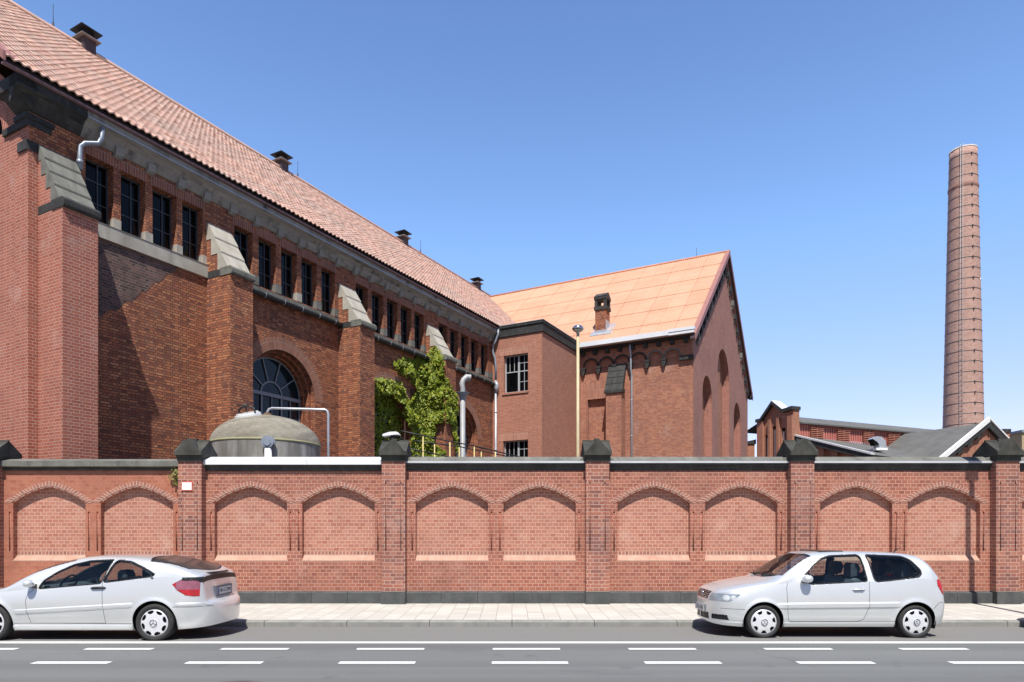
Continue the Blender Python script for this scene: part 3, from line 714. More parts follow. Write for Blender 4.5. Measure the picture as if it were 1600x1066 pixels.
mb = MB(); mb.box(-.40, .035, -.27, .02, 10.92, 11.15); mb.build('corner_band', M['dark_stone'], hall, HO)
mb = MB(); mb.box(-.6, .02, -.23, .0, 0, 10.92, skip='+y'); mb.build('corner_pier', M['new_brick'], hall, HO)
# cornice
prof = [(-.02, 11.86), (.03, 11.88), (.09, 11.97), (.16, 12.09), (.25, 12.18), (.36, 12.235), (.36, 12.47), (-.02, 12.47)]
mb = MB(); cuts = [.98] + [1.0 + 1.06 * k for k in range(1, 21)] + [22.6]
for p, q in zip(cuts[:-1], cuts[1:]): mb.prism(prof, lambda b, z, a: (b, a, z), p + .002, q - .002)
mb.build('cornice', M['cornice_stone'], hall, HO)
mb = MB(); mb.prism(prof, lambda b, z, a: (b, a, z), -.62, .98); mb.box(-.70, .36, -.62, -.2, 12.18, 12.47)
mb.prism([(-.2, 11.88), (-.34, 12.0), (-.56, 12.18), (-.2, 12.18)], lambda a, z, b: (b, a, z), -.55, .20); mb.build('cornice_corner', M['dark_stone'], hall, HO)
mb = MB(); mb.box(.357, .374, 1.0, 22.5, 12.265, 12.29); mb.build('drip_strip', M['zinc'], hall, HO)
# corbels under the cornice, one over each pier
cb = MB(); cb.prism([(-.01, 11.74), (.08, 11.75), (.13, 11.81), (.15, 11.90), (.15, 12.02), (-.01, 12.02)], lambda b, z, a: (b, a, z), -.11, .11)
c0 = cb.build('corbel', M['cornice_stone'], hall, HO); first = True
piers = [1.95, 2.86, 3.8, 4.66, 5.6] + [x for k in range(3) for x in [5.62 + 5.72 * k, 6.56 + 5.72 * k, 7.53 + 5.72 * k, 8.48 + 5.72 * k, 9.45 + 5.72 * k, 10.36 + 5.72 * k]]
for x in sorted(set(round(p, 2) for p in piers if p != 5.62)):
    if first: c0.location = (0, x, 0); first = False
    else:
        c = c0.copy(); COL.objects.link(c); c.location = (0, x, 0)
# eaves: soffit, gutter
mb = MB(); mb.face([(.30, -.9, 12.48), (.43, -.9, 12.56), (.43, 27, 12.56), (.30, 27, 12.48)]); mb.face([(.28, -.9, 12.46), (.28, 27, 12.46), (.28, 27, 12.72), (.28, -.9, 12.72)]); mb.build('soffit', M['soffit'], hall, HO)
mb = MB(); mb.prism([(.355, 12.425), (.41, 12.42), (.445, 12.445), (.45, 12.49), (.435, 12.49), (.42, 12.455), (.37, 12.455), (.355, 12.49)], lambda b, z, a: (b, a, z), -.95, 22.7); mb.build('gutter', M['gutter_paint'], hall, HO)
# pantile roof: real waves and steps
def pantiles(name, a_lo, a_hi, eb, ez, rb, rz, mat, parent, origin, per=.2, row=.335, amp=.022, step=.034, sub=6, flip=False):
    ln = math.hypot(rb - eb, rz - ez); nr = int(round(ln / row)); row = ln / nr
    ux, uz = (rb - eb) / ln, (rz - ez) / ln; nx, nz = (-uz, ux) if not flip else (uz, -ux)
    if nz < 0: nx, nz = -nx, -nz
    na = int((a_hi - a_lo) / per * sub)
    aa = a_lo + np.arange(na + 1) * per / sub
    ph = (np.arange(na + 1) % sub) / sub
    wv = amp * np.where(ph < .62, np.sin(ph / .62 * PI), -.45 * np.sin((ph - .62) / .38 * PI))
    V = []; F = []; UV = []
    rr = np.random.RandomState(5)
    for j in range(nr):
        jit = rr.uniform(-.006, .006, size=na // sub + 2)
        jj = jit[np.minimum(np.arange(na + 1) // sub, len(jit) - 1)]
        for e in (0, 1, 1, 2):
            s = j * row + (0 if e < 2 else row + .03)
            h = (wv * 2.5 if j == 0 and e < 2 else wv) + jj + (0. if e == 0 else step if e == 1 else .004)
            if e == 0: h = h - .012
            V.append(np.stack([eb + ux * s + nx * h, aa, ez + uz * s + nz * h], 1))
            UV.append(np.stack([aa, np.full(na + 1, j * row + (.01 if e < 2 else row * .98))], 1))
    V = np.concatenate(V); UV = np.concatenate(UV); W = na + 1
    for j in range(nr):
        for e in (0, 2):
            r0 = (4 * j + e) * W; r1 = r0 + W
            i = np.arange(na)
            F.append(np.stack([r0 + i, r0 + i + 1, r1 + i + 1, r1 + i], 1))
    F = np.concatenate(F)
    me = bpy.data.meshes.new(name); V = V - np.array(origin)
    me.vertices.add(len(V)); me.vertices.foreach_set('co', V.ravel()); me.loops.add(F.size); me.loops.foreach_set('vertex_index', F.ravel().astype(np.int32))
    me.polygons.add(len(F)); me.polygons.foreach_set('loop_start', np.arange(0, F.size, 4, dtype=np.int32)); me.polygons.foreach_set('loop_total', np.full(len(F), 4, dtype=np.int32))
    me.update(); ul = me.uv_layers.new(name='UVMap'); ul.data.foreach_set('uv', UV[F.ravel()].ravel())
    me.polygons.foreach_set('use_smooth', np.ones(len(F), dtype=bool)); me.materials.append(mat); me.validate(); me.update()
    o = bpy.data.objects.new(name, me); COL.objects.link(o); o.parent = parent
    return o
pantiles('roof', -.9, 40.0, EB, EZ, RB, RZ, M['roof_tile'], hall, HO, amp=.014, step=.026)
mb = MB()      # plain underside and the far slope
mb.face([(EB - .06, -.85, EZ - .02), (EB - .06, 40, EZ - .02), (RB, 40, RZ - .07), (RB, -.85, RZ - .07)], 0)
mb.face([(-18.47, -.9, 12.60), (-18.47, 46, 12.60), (RB, 46, RZ), (RB, -.9, RZ)], 1)
mb.build('roof_deck', [M['soffit'], M['roof_tile']], hall, HO)
mb = MB(); mb.tube([(RB, -.9, RZ + .02), (RB, 40, RZ + .02)], .11, 8); mb.build('ridge_cap', M['roof_tile'], hall, HO)
mb = MB(); X = lambda b, z, a: (b, a, z)
mb.prism([(EB + .02, EZ - .12), (EB + .02, EZ + .10), (RB, RZ + .10), (RB, RZ - .12)], X, -.98, -.92)
mb.prism([(EB - .05, EZ + .055), (EB - .05, EZ + .085), (RB, RZ + .085), (RB, RZ + .055)], X, -.95, -.55); mb.build('verge_board', M['barge_paint'], hall, HO)
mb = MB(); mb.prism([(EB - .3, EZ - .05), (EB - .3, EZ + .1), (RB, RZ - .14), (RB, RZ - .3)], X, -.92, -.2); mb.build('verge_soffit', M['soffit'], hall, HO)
# roof vents astride the ridge
def ridge_vent(a):
    vb, vz = RB, RZ; mb = MB(); s = .235
    mb.box(vb - s, vb + s, a - s, a + s, vz - .6, vz + .36); v = mb.build('roof_vent', M['vent_metal'], hall, HO)
    def lid(nm, z, s1, s0, h, mat, neck=None):
        c = MB(); c.box(vb - s1, vb + s1, a - s1, a + s1, z - .035, z)
        for sx in (-1, 1):
            c.face([(vb + sx * s1, a - s1, z), (vb + sx * s1, a + s1, z), (vb + sx * s0, a + s0, z + h), (vb + sx * s0, a - s0, z + h)])
            c.face([(vb - s1, a + sx * s1, z), (vb + s1, a + sx * s1, z), (vb + s0, a + sx * s0, z + h), (vb - s0, a + sx * s0, z + h)])
        if neck: c.box(vb - neck, vb + neck, a - neck, a + neck, z - .24, z - .035)
        c.build(nm, mat, v, HO)
    lid('skirt', vz + .40, .37, .22, .09, M['vent_flash']); lid('hood', vz + .70, .40, .02, .16, M['black_metal'], .19)
M['vent_flash'] = plain_mat('pale_vent_flashing', (.24, .21, .205), .6, .2, .2, 4)
for a in (6.2, 16.0, 26.2, 35.4): ridge_vent(a)
for a in (5.0, 17.1, 28.1):
    mb = MB(); mb.tube([(RB, a, RZ), (RB, a, RZ + .95)], .012, 5); mb.tube([(RB, a, RZ), (RB, a, RZ + .3)], .035, 5); mb.build('lightning_rod', M['black_metal'], hall, HO)
# downpipe of the first bay: out of the gutter, back to the wall
mb = MB(); mb.tube([(.30, 1.38, 12.2), (.30, 1.36, 11.92), (.26, 1.30, 11.76), (.22, .98, 11.62), (.17, .90, 11.52), (.17, .89, 11.2), (.18, .90, 10.9)], .062, 10); mb.tube([(.17, .89, 11.16), (.17, .89, 11.06)], .075, 10); mb.build('downpipe', M['zinc_dark'], hall, HO)  # darker zinc stands in for shade under the eaves
# long downpipe in the corner with the stair tower
mb = MB(); mb.tube([(.42, 22.1, 12.42), (.42, 22.1, 12.15), (.32, 22.05, 11.85), (.16, 22.02, 11.6), (.12, 22.02, 11.3), (.22, 22.1, 10.9), (.26, 22.12, 10.5), (.26, 22.12, 9.7)], .06, 10); mb.build('downpipe', M['zinc_dark'], hall, HO)
mb = MB(); mb.tube([(.26, 22.12, 9.72), (.26, 22.12, 0)], .062, 10); mb.tube([(.26, 22.12, 9.62), (.34, 22.1, 9.50), (.34, 22.1, 9.3), (.26, 22.12, 9.1)], .10, 10)
for z in (8, 6, 4): mb.tube([(.26, 22.12, z), (.26, 22.12, z + .06)], .075, 10)
mb.build('downpipe', M['zinc'], hall, HO)
# back and hidden walls so the hall is closed
mb = MB(); mb.face([(-18, -.2, 0), (-18, 46, 0), (-18, 46, 12.4), (-18, -.2, 12.4)]); mb.face([(-18, 46, 0), (0, 46, 0), (0, 46, 12.4), (-9, 46, 20.3), (-18, 46, 12.4)]); mb.build('rear_wall', M['new_brick'], hall, HO)

# ------------------------------------------------------------------ stair tower
stair = bthing('stair_tower', 'flat roofed brick stair tower with a black parapet in the corner between both roofs', 'building', (1.4, 24.8, 0)); SO = (1.4, 24.8, 0)
SA, SB = 22.25, 2.93
P = lambda b, z, d: (b, SA + d, z)
SW = [(.67, 2.12, 9.02, 11.0), (.63, 2.12, 4.4, 6.48)]
mb = MB(); hs = [([(b0, z0), (b0, z1), (b1, z1), (b1, z0)], .26) for b0, b1, z0, z1 in SW] + [([(.385, 0.1), (.385, 11.5), (.415, 11.5), (.415, .1)], .03)]
mb.plate([(.0, 0), (.0, 11.98), (SB, 11.98), (SB, 0)], hs, P, 0); mb.face([(SB, SA, 0), (SB, 27.5, 0), (SB, 27.5, 11.98), (SB, SA, 11.98)])
mb.face([(.385, SA + .03, .1), (.415, SA + .03, .1), (.415, SA + .03, 11.5), (.385, SA + .03, 11.5)])
mb.build('wall', M['stair_brick'], stair, SO)
mb = MB(); mb.prism([(-.1, 12.0), (SB + .07, 12.0), (SB + .07, 12.38), (SB + .11, 12.44), (SB + .11, 12.56), (-.1, 12.56)], lambda b, z, a: (b, a, z), SA - .06, 27.4)
mb.box(-.1, SB + .10, SA - .11, SA - .06, 12.44, 12.56); mb.build('parapet', M['dark_stone'], stair, SO)
mb = MB(); mb.box(-.1, SB + .13, SA - .13, 27.4, 12.561, 12.59); mb.build('coping_sheet', M['zinc_dark'], stair, SO)
m_ = brick_mat('stair_flat_arch', [(.38, .15, .10), (.46, .20, .13), (.50, .23, .15)], (.54, .36, .28), bw=.077, rh=.40, ms=.009, squash=1, stain_amt=.25, offs=0)
for b0, b1, z0, z1 in SW:
    mb = MB(); mb.face([P(b0 - .28, z1, -.005), P(b1, z1, -.005), P(b1, z1 + .40, -.005), P(b0 - .28, z1 + .40, -.005)]); mb.build('flat_arch', m_, stair, SO)
for b0, b1, z0, z1 in SW:
    fr = MB(); d = SA + .22; t = .05; bm = b0 + (b1 - b0) * .56
    for x0, x1, y0, y1 in ((b0, b0 + .06, z0, z1), (b1 - .05, b1, z0, z1), (b0, b1, z0, z0 + .06), (b0, b1, z1 - .05, z1), (bm - .05, bm + .05, z0, z1)): fr.box(x0, x1, d - .03, d + .03, y0, y1)
    zt = z0 + (z1 - z0) * .56
    fr.box(b0, b1, d - .02, d + .02, zt - .025, zt + .025)
    for q in (.33, .66): fr.box(b0 + (bm - b0) * q - .014, b0 + (bm - b0) * q + .014, d - .012, d + .012, zt if q < .5 else zt, z1)
    fr.box(bm + (b1 - bm) * .5 - .014, bm + (b1 - bm) * .5 + .014, d - .012, d + .012, z0, z1)
    for q in (.28, .78): fr.box(bm, b1, d - .012, d + .012, z0 + (z1 - z0) * q - .014, z0 + (z1 - z0) * q + .014)
    w_ = fr.build('window', M['frame_pale'], stair, SO)
    g = MB(); g.face([(b0, d + .01, z0), (b1, d + .01, z0), (b1, d + .01, z1), (b0, d + .01, z1)]); g.build('pane', M['glass_dark'], w_, SO)
    sl_ = MB(); sl_.prism([(SA - .05, z0 - .10), (SA - .05, z0 - .02), (SA + .2, z0 + .03), (SA + .2, z0 - .10)], lambda a, z, b: (b, a, z), b0 - .08, b1 + .03); sl_.build('window_sill', M['stair_brick'], w_, SO)

# ------------------------------------------------------------------ gabled wing
wing = bthing('gabled_wing', 'gabled brick wing with an orange sheet roof and three tall blind arches', 'building', (5.0, 36.2, 0)); GO = (5.0, 36.2, 0)
WA, WB, WFA = 27.4, 9.45, 45.0; RA = 36.2
Q = lambda b, z, d: (b, WA + d, z)
mb = MB(); pn = [(3.37, 3.0), (3.37, 9.31), (4.74, 9.31), (4.74, 3.0)]
mb.plate([(0, 0), (0, 12.1), (WB, 12.1), (WB, 0)], [(pn, .22)], Q, 0); mb.plate(pn, [], Q, 0, d=.22)
mb.build('front_wall', M['wing_brick'], wing, GO)
mb = MB(); mb.face([Q(2.95, 9.31, -.005), Q(4.76, 9.31, -.005), Q(4.76, 10.25, -.005), Q(2.95, 10.25, -.005)])
mb.build('flat_arch', brick_mat('wing_flat_arch', [(.34, .12, .08), (.44, .18, .12), (.47, .20, .13)], (.46, .30, .22), bw=.077, rh=.47, ms=.009, squash=1, stain_amt=.3, offs=0), wing, GO)
mb = MB(); mb.box(3.10, 3.30, WA - .06, WA, 0, 9.9); mb.build('pilaster', M['wing_brick'], wing, GO)
# corbel table
CP = [3.15, 4.09, 5.03, 5.98, 6.94, 7.88, 8.82]
mb = MB(); out = [(2.9, 11.02)]
for p, q in zip(CP[:-1], CP[1:]):
    out += [(p + .09, 11.02)] + [(x, z) for x, z in arc((p + q) / 2, 11.17, (q - p) / 2 - .09, PI, 0, 10)] + [(q - .09, 11.02)]
out += [(WB, 11.02), (WB, 12.1), (2.9, 12.1)]
mb.prism(out, Q, -.14, .0); mb.build('corbel_table', M['wing_brick'], wing, GO)
for p, q in zip(CP[:-1], CP[1:]):
    mb = MB(); mb.ring(arc((p + q) / 2, 11.17, (q - p) / 2 - .09, 0, PI, 12), arc((p + q) / 2, 11.17, (q - p) / 2 + .02, 0, PI, 12), Q, -.145); mb.build('arch_stone', M['dark_stone'] if p < 6.5 else M['grey_stone'], wing, GO)
cb = MB(); cb.prism([(-.13, 11.04), (.13, 11.04), (.11, 10.88), (.05, 10.70), (-.05, 10.70), (-.11, 10.88)], lambda b, z, d: (b, WA + d, z), -.17, .0); cb.box(-.15, .15, WA - .19, WA, 11.04, 11.12)
c0 = cb.build('corbel', M['dark_stone'], wing, GO); c0.location = (CP[0], 0, 0)
for p in CP[1:-1]:
    c = c0.copy(); COL.objects.link(c); c.location = (p, 0, 0)
for o_ in [o for o in wing.children if o.name.startswith('corbel') and not o.name.startswith('corbel_table')]: pass
mb = MB(); mb.box(8.74, WB + .03, WA - .17, WA, 10.93, 11.16); mb.build('kneeler_stone', M['dark_stone'], wing, GO)
# dentils in the dark of the eaves
for k in range(9):
    b = 3.2 + .74 * k
    mb = MB(); mb.box(b - .10, b + .10, WA - .38, WA - .0, 11.80, 12.05); mb.build('eaves_bracket', M['dark_stone'], wing, GO)
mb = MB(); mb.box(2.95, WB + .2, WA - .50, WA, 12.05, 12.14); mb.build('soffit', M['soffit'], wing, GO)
# buttress of the wing
mb = MB(); X = lambda a, z, d: (d, a, z)
mb.prism([(WA, 0), (WA - .72, 0), (WA - .72, 9.45), (WA - .55, 9.6), (WA - .02, 10.95), (WA, 10.95)], X, 4.76, 5.66); bt = mb.build('buttress', M['wing_brick'], wing, GO)
cap = MB(); n = 4
for k in range(n):
    a0, a1 = WA - .08 - .66 * k / n, WA - .08 - .66 * (k + 1) / n; z0, z1 = 11.14 - 1.55 * k / n, 11.14 - 1.55 * (k + 1) / n
    cap.prism([(a0 + .12, z0), (a0, z0), (a1 - .03, z1), (a1 - .03, z1 - .05), (a1 + .15, z1 - .05)], X, 4.70 - .004 * k, 5.72 + .004 * k)
cap.prism([(WA - .3, 9.40), (WA - .80, 9.40), (WA - .80, 9.52), (WA - .70, 9.60), (WA - .3, 9.60)], X, 4.68, 5.74)
cap.build('cap_stone', M['dark_stone'], bt, GO)
mb = MB(); mb.tube([(6.05, WA - .42, 12.1), (6.05, WA - .30, 11.7), (6.05, WA - .24, 11.4), (6.05, WA - .24, 10.75), (6.05, WA - .10, 10.45), (6.05, WA - .08, 10.2), (6.05, WA - .08, 0)], .055, 10)
for z in (9, 7, 5): mb.tube([(6.05, WA - .08, z), (6.05, WA - .08, z + .05)], .068, 10)
mb.build('downpipe', M['zinc'], wing, GO)
# gable end
GP = lambda a, z, d: (WB - d, a, z)
def rarch(a0, a1, top, bot=0.2): r = (a1 - a0) / 2; c = (a0 + a1) / 2; return [(a1, bot)] + arc(c, top - r, r, 0, PI, 20) + [(a0, bot)]
N3 = [(29.58, 32.15, 10.73), (33.72, 37.55, 13.38), (39.2, 41.86, 10.78)]
SL = .824
gz = lambda a: 12.15 + (min(a, 2 * RA - a) - 26.85) * SL
mb = MB(); mb.plate([(WA, 0), (WA, gz(WA) - .1), (RA, gz(RA) - .15), (WFA, gz(WFA) - .1), (WFA, 0)], [(rarch(*n_), .45) for n_ in N3], GP, 0)
M['gable_brick'] = brick_mat('gable_brick', [(.33, .115, .08), (.39, .148, .105), (.43, .172, .125), (.29, .10, .075)], (.44, .28, .22), bw=.13, rh=.077, ms=.009, stain=(.14, .08, .075), stain_amt=.4, pale=(.50, .38, .34), pale_amt=.3)
mb.face([(0, WFA, 0), (WB, WFA, 0), (WB, WFA, 12.2), (0, WFA, 12.2)])
mb.build('gable_wall', M['gable_brick'], wing, GO)
for a0, a1, top in N3:
    mb = MB(); mb.plate(rarch(a0, a1, top), [], GP, 0, d=.45)
    if a1 - a0 > 3:
        mb.box(WB - .45, WB - .33, (a0 + a1) / 2 - .5, (a0 + a1) / 2 + .5, 0.2, top - .3, skip='-x')
    nb = mb.build('blind_arch', M['wing_brick'], wing, GO)
    if a1 - a0 > 3:
        mb = MB(); mb.box(WB - .449, WB - .40, a0 + .02, a0 + .34, 7.5, top - 1.9); mb.build('plaster_strip', M['pale_plaster'], nb, GO)
# rake corbels
for side in (0, 1):
    for k in range(10):
        aa = WA + .75 + k * .84; a = aa if side == 0 else 2 * RA - aa; z = gz(a) - 1.02
        if a > WFA - .2: continue
        mb = MB(); mb.box(WB, WB + .16, a - .15, a + .15, z - .05, z + .30); mb.prism([(WB, z - .35), (WB + .05, z - .33), (WB + .16, z - .05), (WB, z - .05)], lambda b, zz, d: (b, d, zz), a - .11, a + .11)
        mb.build('rake_corbel', M['dark_stone'] if (k + side) % 4 else M['grey_stone'], wing, GO)
mb = MB()
for s in (0, 1):
    f = (lambda a: a) if s == 0 else (lambda a: 2 * RA - a)
    mb.prism([(f(WA + .1), gz(WA + .1) - .66), (f(WA + .1), gz(WA + .1) - .1), (RA, gz(RA) - .1), (RA, gz(RA) - .66)], GP, -.10, .0)
mb.build('rake_band', M['gable_brick'], wing, GO)
mb = MB()
for s in (0, 1):
    f = (lambda a: a) if s == 0 else (lambda a: 2 * RA - a)
    mb.prism([(f(26.75), gz(26.75) - .20), (f(26.75), gz(26.75) - .02), (RA, gz(RA) - .02), (RA, gz(RA) - .20)], GP, -.26, -.001)
mb.build('verge_soffit', plain_mat('verge_soffit_paint', (.10, .065, .075), .6, 0, .2, 3), wing, GO)
mb = MB()
for s in (0, 1):
    f = (lambda a: a) if s == 0 else (lambda a: 2 * RA - a)
    mb.prism([(f(26.72), gz(26.72) - .26), (f(26.72), gz(26.72) + .06), (RA, gz(RA) + .07), (RA, gz(RA) - .24)], GP, -.30, -.262)
    mb.prism([(f(26.74), gz(26.74) + .06), (f(26.74), gz(26.74) + .09), (RA, gz(RA) + .10), (RA, gz(RA) + .07)], GP, -.30, -.05)
mb.build('verge_board', M['barge_paint'], wing, GO)
# far eaves end
mb = MB(); mb.box(WB - .3, WB + .26, 45.1, 45.75, 11.95, 12.45); mb.build('far_kneeler', M['dark_stone'], wing, GO)
# profile sheet roof
def sheet_roof():
    per, sub = .14, 6; b0, b1 = -9.0, WB + .26
    nb = int((b1 - b0) / per * sub); bb = b0 + np.arange(nb + 1) * per / sub
    wv = .016 * np.cos(2 * PI * np.arange(nb + 1) / sub)
    ln = math.hypot(RA - 26.8, gz(RA) - gz(26.8)); ua, uz = (RA - 26.8) / ln, (gz(RA) - gz(26.8)) / ln
    nr = 6; row = ln / nr; V = []; UV = []; F = []
    for j in range(nr):
        for e in (0, 1, 1, 2):
            s = j * row + (0 if e < 2 else row + .02); h = wv + (0, .022, .0)[e] + .03
            V.append(np.stack([bb, 26.8 + ua * s - uz * h, gz(26.8) + uz * s + ua * h], 1)); UV.append(np.stack([bb, np.full(nb + 1, s)], 1))
    V = np.concatenate(V); UV = np.concatenate(UV); W = nb + 1; i = np.arange(nb)
    for j in range(nr):
        for e in (0, 2):
            r0 = (4 * j + e) * W; F.append(np.stack([r0 + i, r0 + i + 1, r0 + W + i + 1, r0 + W + i], 1))
    F = np.concatenate(F); me = bpy.data.meshes.new('roof')
    me.from_pydata((V - np.array(GO)).tolist(), [], F.tolist()); ul = me.uv_layers.new(name='UVMap'); ul.data.foreach_set('uv', UV[F.ravel()].ravel())
    me.materials.append(M['roof_sheet']); me.polygons.foreach_set('use_smooth', np.ones(len(F), dtype=bool)); me.update()
    o = bpy.data.objects.new('roof', me); COL.objects.link(o); o.parent = wing
sheet_roof()
mb = MB(); mb.face([(-9, 2 * RA - 26.8, gz(26.8)), (WB + .25, 2 * RA - 26.8, gz(26.8)), (WB + .25, RA, gz(RA)), (-9, RA, gz(RA))])
mb.face([(-9, 26.95, gz(26.8) + .02), (WB + .25, 26.95, gz(26.8) + .02), (WB + .25, RA, gz(RA) - .06), (-9, RA, gz(RA) - .06)]); mb.build('roof_deck', M['roof_sheet'], wing, GO)
mb = MB(); mb.tube([(-8.9, RA, gz(RA) + .04), (WB + .30, RA, gz(RA) + .04)], .10, 8); mb.build('ridge_cap', plain_mat('ridge_cap_red', (.52, .24, .15), .7, 0, .15, 2), wing, GO)
mb = MB(); mb.tube([(7.6, RA, gz(RA)), (7.6, RA, gz(RA) + .7)], .012, 5); mb.build('lightning_rod', M['black_metal'], wing, GO)
mb = MB(); mb.box(3.02, 8.30, 26.66, 26.80, 12.20, 12.46); mb.box(8.305, WB + .25, 26.64, 26.80, 12.33, 12.49); mb.box(8.305, WB + .22, 26.66, 26.80, 12.17, 12.28); mb.box(8.305, WB + .2, 26.72, 26.80, 12.26, 12.34)
mb.build('gutter', M['coping_zinc'], wing, GO)
# flue with its stone cap on the wing roof
fz = lambda a: gz(a)
ch = bthing('roof_chimney', 'short square brick chimney with a black stone cap on the orange roof', 'chimney', (3.82, 28.5, fz(28.5))); CO = (3.82, 28.5, fz(28.5))
mb = MB(); b0, b1, a0, a1 = 3.50, 4.16, 28.28, 28.94; mb.box(b0, b1, a0, a1, 13.0, 14.72); mb.build('stack', M['old_brick'], ch, CO)
mb = MB(); mb.box(b0 - .06, b1 + .06, a0 - .06, a1 + .06, 14.72, 14.92)
for x in (b0 - .03, b1 - .13):
    for y in (a0 - .03, a1 - .13): mb.box(x, x + .16, y, y + .16, 14.92, 15.34)
mb.box(b0 - .06, b1 + .06, a0 - .06, a1 + .06, 15.34, 15.50); mb.prism([(a0 - .08, 15.50), ((a0 + a1) / 2, 15.78), (a1 + .08, 15.50)], lambda a, z, b: (b, a, z), b0 - .05, b1 + .05)
mb.build('stone_cap', M['dark_stone'], ch, CO)
mb = MB(); k = .07
mb.face([(b0 - .25, a0 - .30, fz(a0 - .30) + k), (b1 + .42, a0 - .30, fz(a0 - .30) + k), (b1 + .42, a0, fz(a0) + k), (b0 - .25, a0, fz(a0) + k)])
for x0, x1 in ((b0 - .25, b0), (b1, b1 + .42)): mb.face([(x0, a0, fz(a0) + k), (x1, a0, fz(a0) + k), (x1, a1 + .1, fz(a1 + .1) + k), (x0, a1 + .1, fz(a1 + .1) + k)])
mb.box(b0 - .02, b1 + .02, a0 - .02, a0, 13.2, 13.52); mb.box(b1, b1 + .02, a0, a1, 13.3, 14.1); mb.build('lead_flashing', M['zinc'], ch, CO)
# ------------------------------------------------------------------ ivy
def inpoly(x, y, poly):
    r = False; n = len(poly)
    for i in range(n):
        x1, y1 = poly[i]; x2, y2 = poly[(i + 1) % n]
        if (y1 > y) != (y2 > y) and x < (x2 - x1) * (y - y1) / (y2 - y1) + x1: r = not r
    return r
rnd = random.Random(11); ivp = []
def scatter(poly, n, fn, nrm, th):
    xs = [p[0] for p in poly]; ys = [p[1] for p in poly]; k = 0
    cl = [(rnd.uniform(min(xs), max(xs)), rnd.uniform(min(ys), max(ys)), rnd.uniform(.25, .6)) for _ in range(26)]
    while k < n:
        x, y = rnd.uniform(min(xs), max(xs)), rnd.uniform(min(ys), max(ys))
        if not inpoly(x + rnd.gauss(0, .05), y + rnd.gauss(0, .05), poly): continue
        bulge = max([0] + [math.cos(min(1, math.hypot(x - c[0], y - c[1]) / c[2]) * PI / 2) for c in cl])
        d = th * (.08 + .92 * bulge) * rnd.uniform(.5, 1.0)
        ivp.append((fn(x, y, d), nrm)); k += 1
ca = ARC[1]
rec = [(ca + 1.5, 1.0)] + arc(ca, AZ, 1.5, 0, PI, 14) + [(ca - 1.5, 1.0)]
scatter(rec, 4300, lambda a, z, d: (-.42 + d, a, z), (1, -.3, .2), .26)
scatter([(ca - 1.62, 7.0), (ca - 1.3, 7.75), (ca - .5, 8.05), (ca + .6, 8.1), (ca + 1.5, 7.4), (ca + 1.55, 6.2), (ca + 1.2, 6.3), (ca + .9, 7.1), (ca, 7.5), (ca - .8, 7.3), (ca - 1.15, 6.6), (ca - 1.1, 5.6), (ca - 1.55, 5.2)], 900, lambda a, z, d: (.02 + d, a, z), (.7, -.5, .5), .22)
scatter([(ca - 1.62, 1.5), (ca - 1.62, 4.3), (ca - 1.4, 4.6), (ca - 1.15, 3.9), (ca - 1.1, 1.5)], 260, lambda a, z, d: (.03 + d, a, z), (.7, -.5, .3), .2)
scatter([(13.55, 8.75), (14.0, 9.0), (14.8, 9.25), (15.7, 9.55), (16.2, 9.6), (16.2, 1.2), (14.2, 1.2), (14.1, 3.4), (14.4, 4.6), (14.9, 5.4), (15.0, 6.2), (14.6, 6.6), (14.55, 7.2), (15.1, 7.7), (15.3, 8.1), (14.7, 8.35), (13.9, 8.55)], 4200, lambda a, z, d: (.03 + d, a, z), (.8, -.6, .35), .30)
BA = BUT[3]
scatter([(0, 9.7), (.35, 10.0), (.62, 10.0), (.85, 9.55), (1.08, 9.3), (1.08, 8.6), (1.08, 6.9), (.9, 6.5), (.62, 6.6), (.50, 5.6), (.75, 5.4), (1.08, 5.2), (1.10, 1.2), (0, 1.2)], 4800, lambda b, z, d: (b, BA - .03 - d, z), (.3, -1, .35), .26)
scatter([(BA - .1, 8.6), (BA + .25, 8.2), (BA + .75, 7.9), (BA + .86, 7.2), (BA + .85, 5.6), (BA + .7, 5.3), (BA + .5, 6.3), (BA + .2, 6.7), (BA - .1, 6.6)], 900, lambda a, z, d: (BPR + .02 + d, a, z), (1, -.4, .35), .16)
iv = bthing('climbing_ivy', 'bright green climbing vine covering a buttress and the arch beside it', 'climbing plant', (.4, 15.3, 0))
leaf_cloud('foliage', ivp, M['ivy'], iv, (.4, 15.3, 0), .13, rnd)
mb = MB()
for k in range(9):
    a = rnd.uniform(14.3, 16.0); p = [(.03, a, 0)]
    for z in range(1, 9): a += rnd.uniform(-.18, .18); p.append((.03, min(a, 16.1), z))
    mb.tube(p, .02, 5)
mb.build('stem', plain_mat('ivy_stem', (.10, .07, .045), .9, 0, .2, 6), iv, (.4, 15.3, 0))

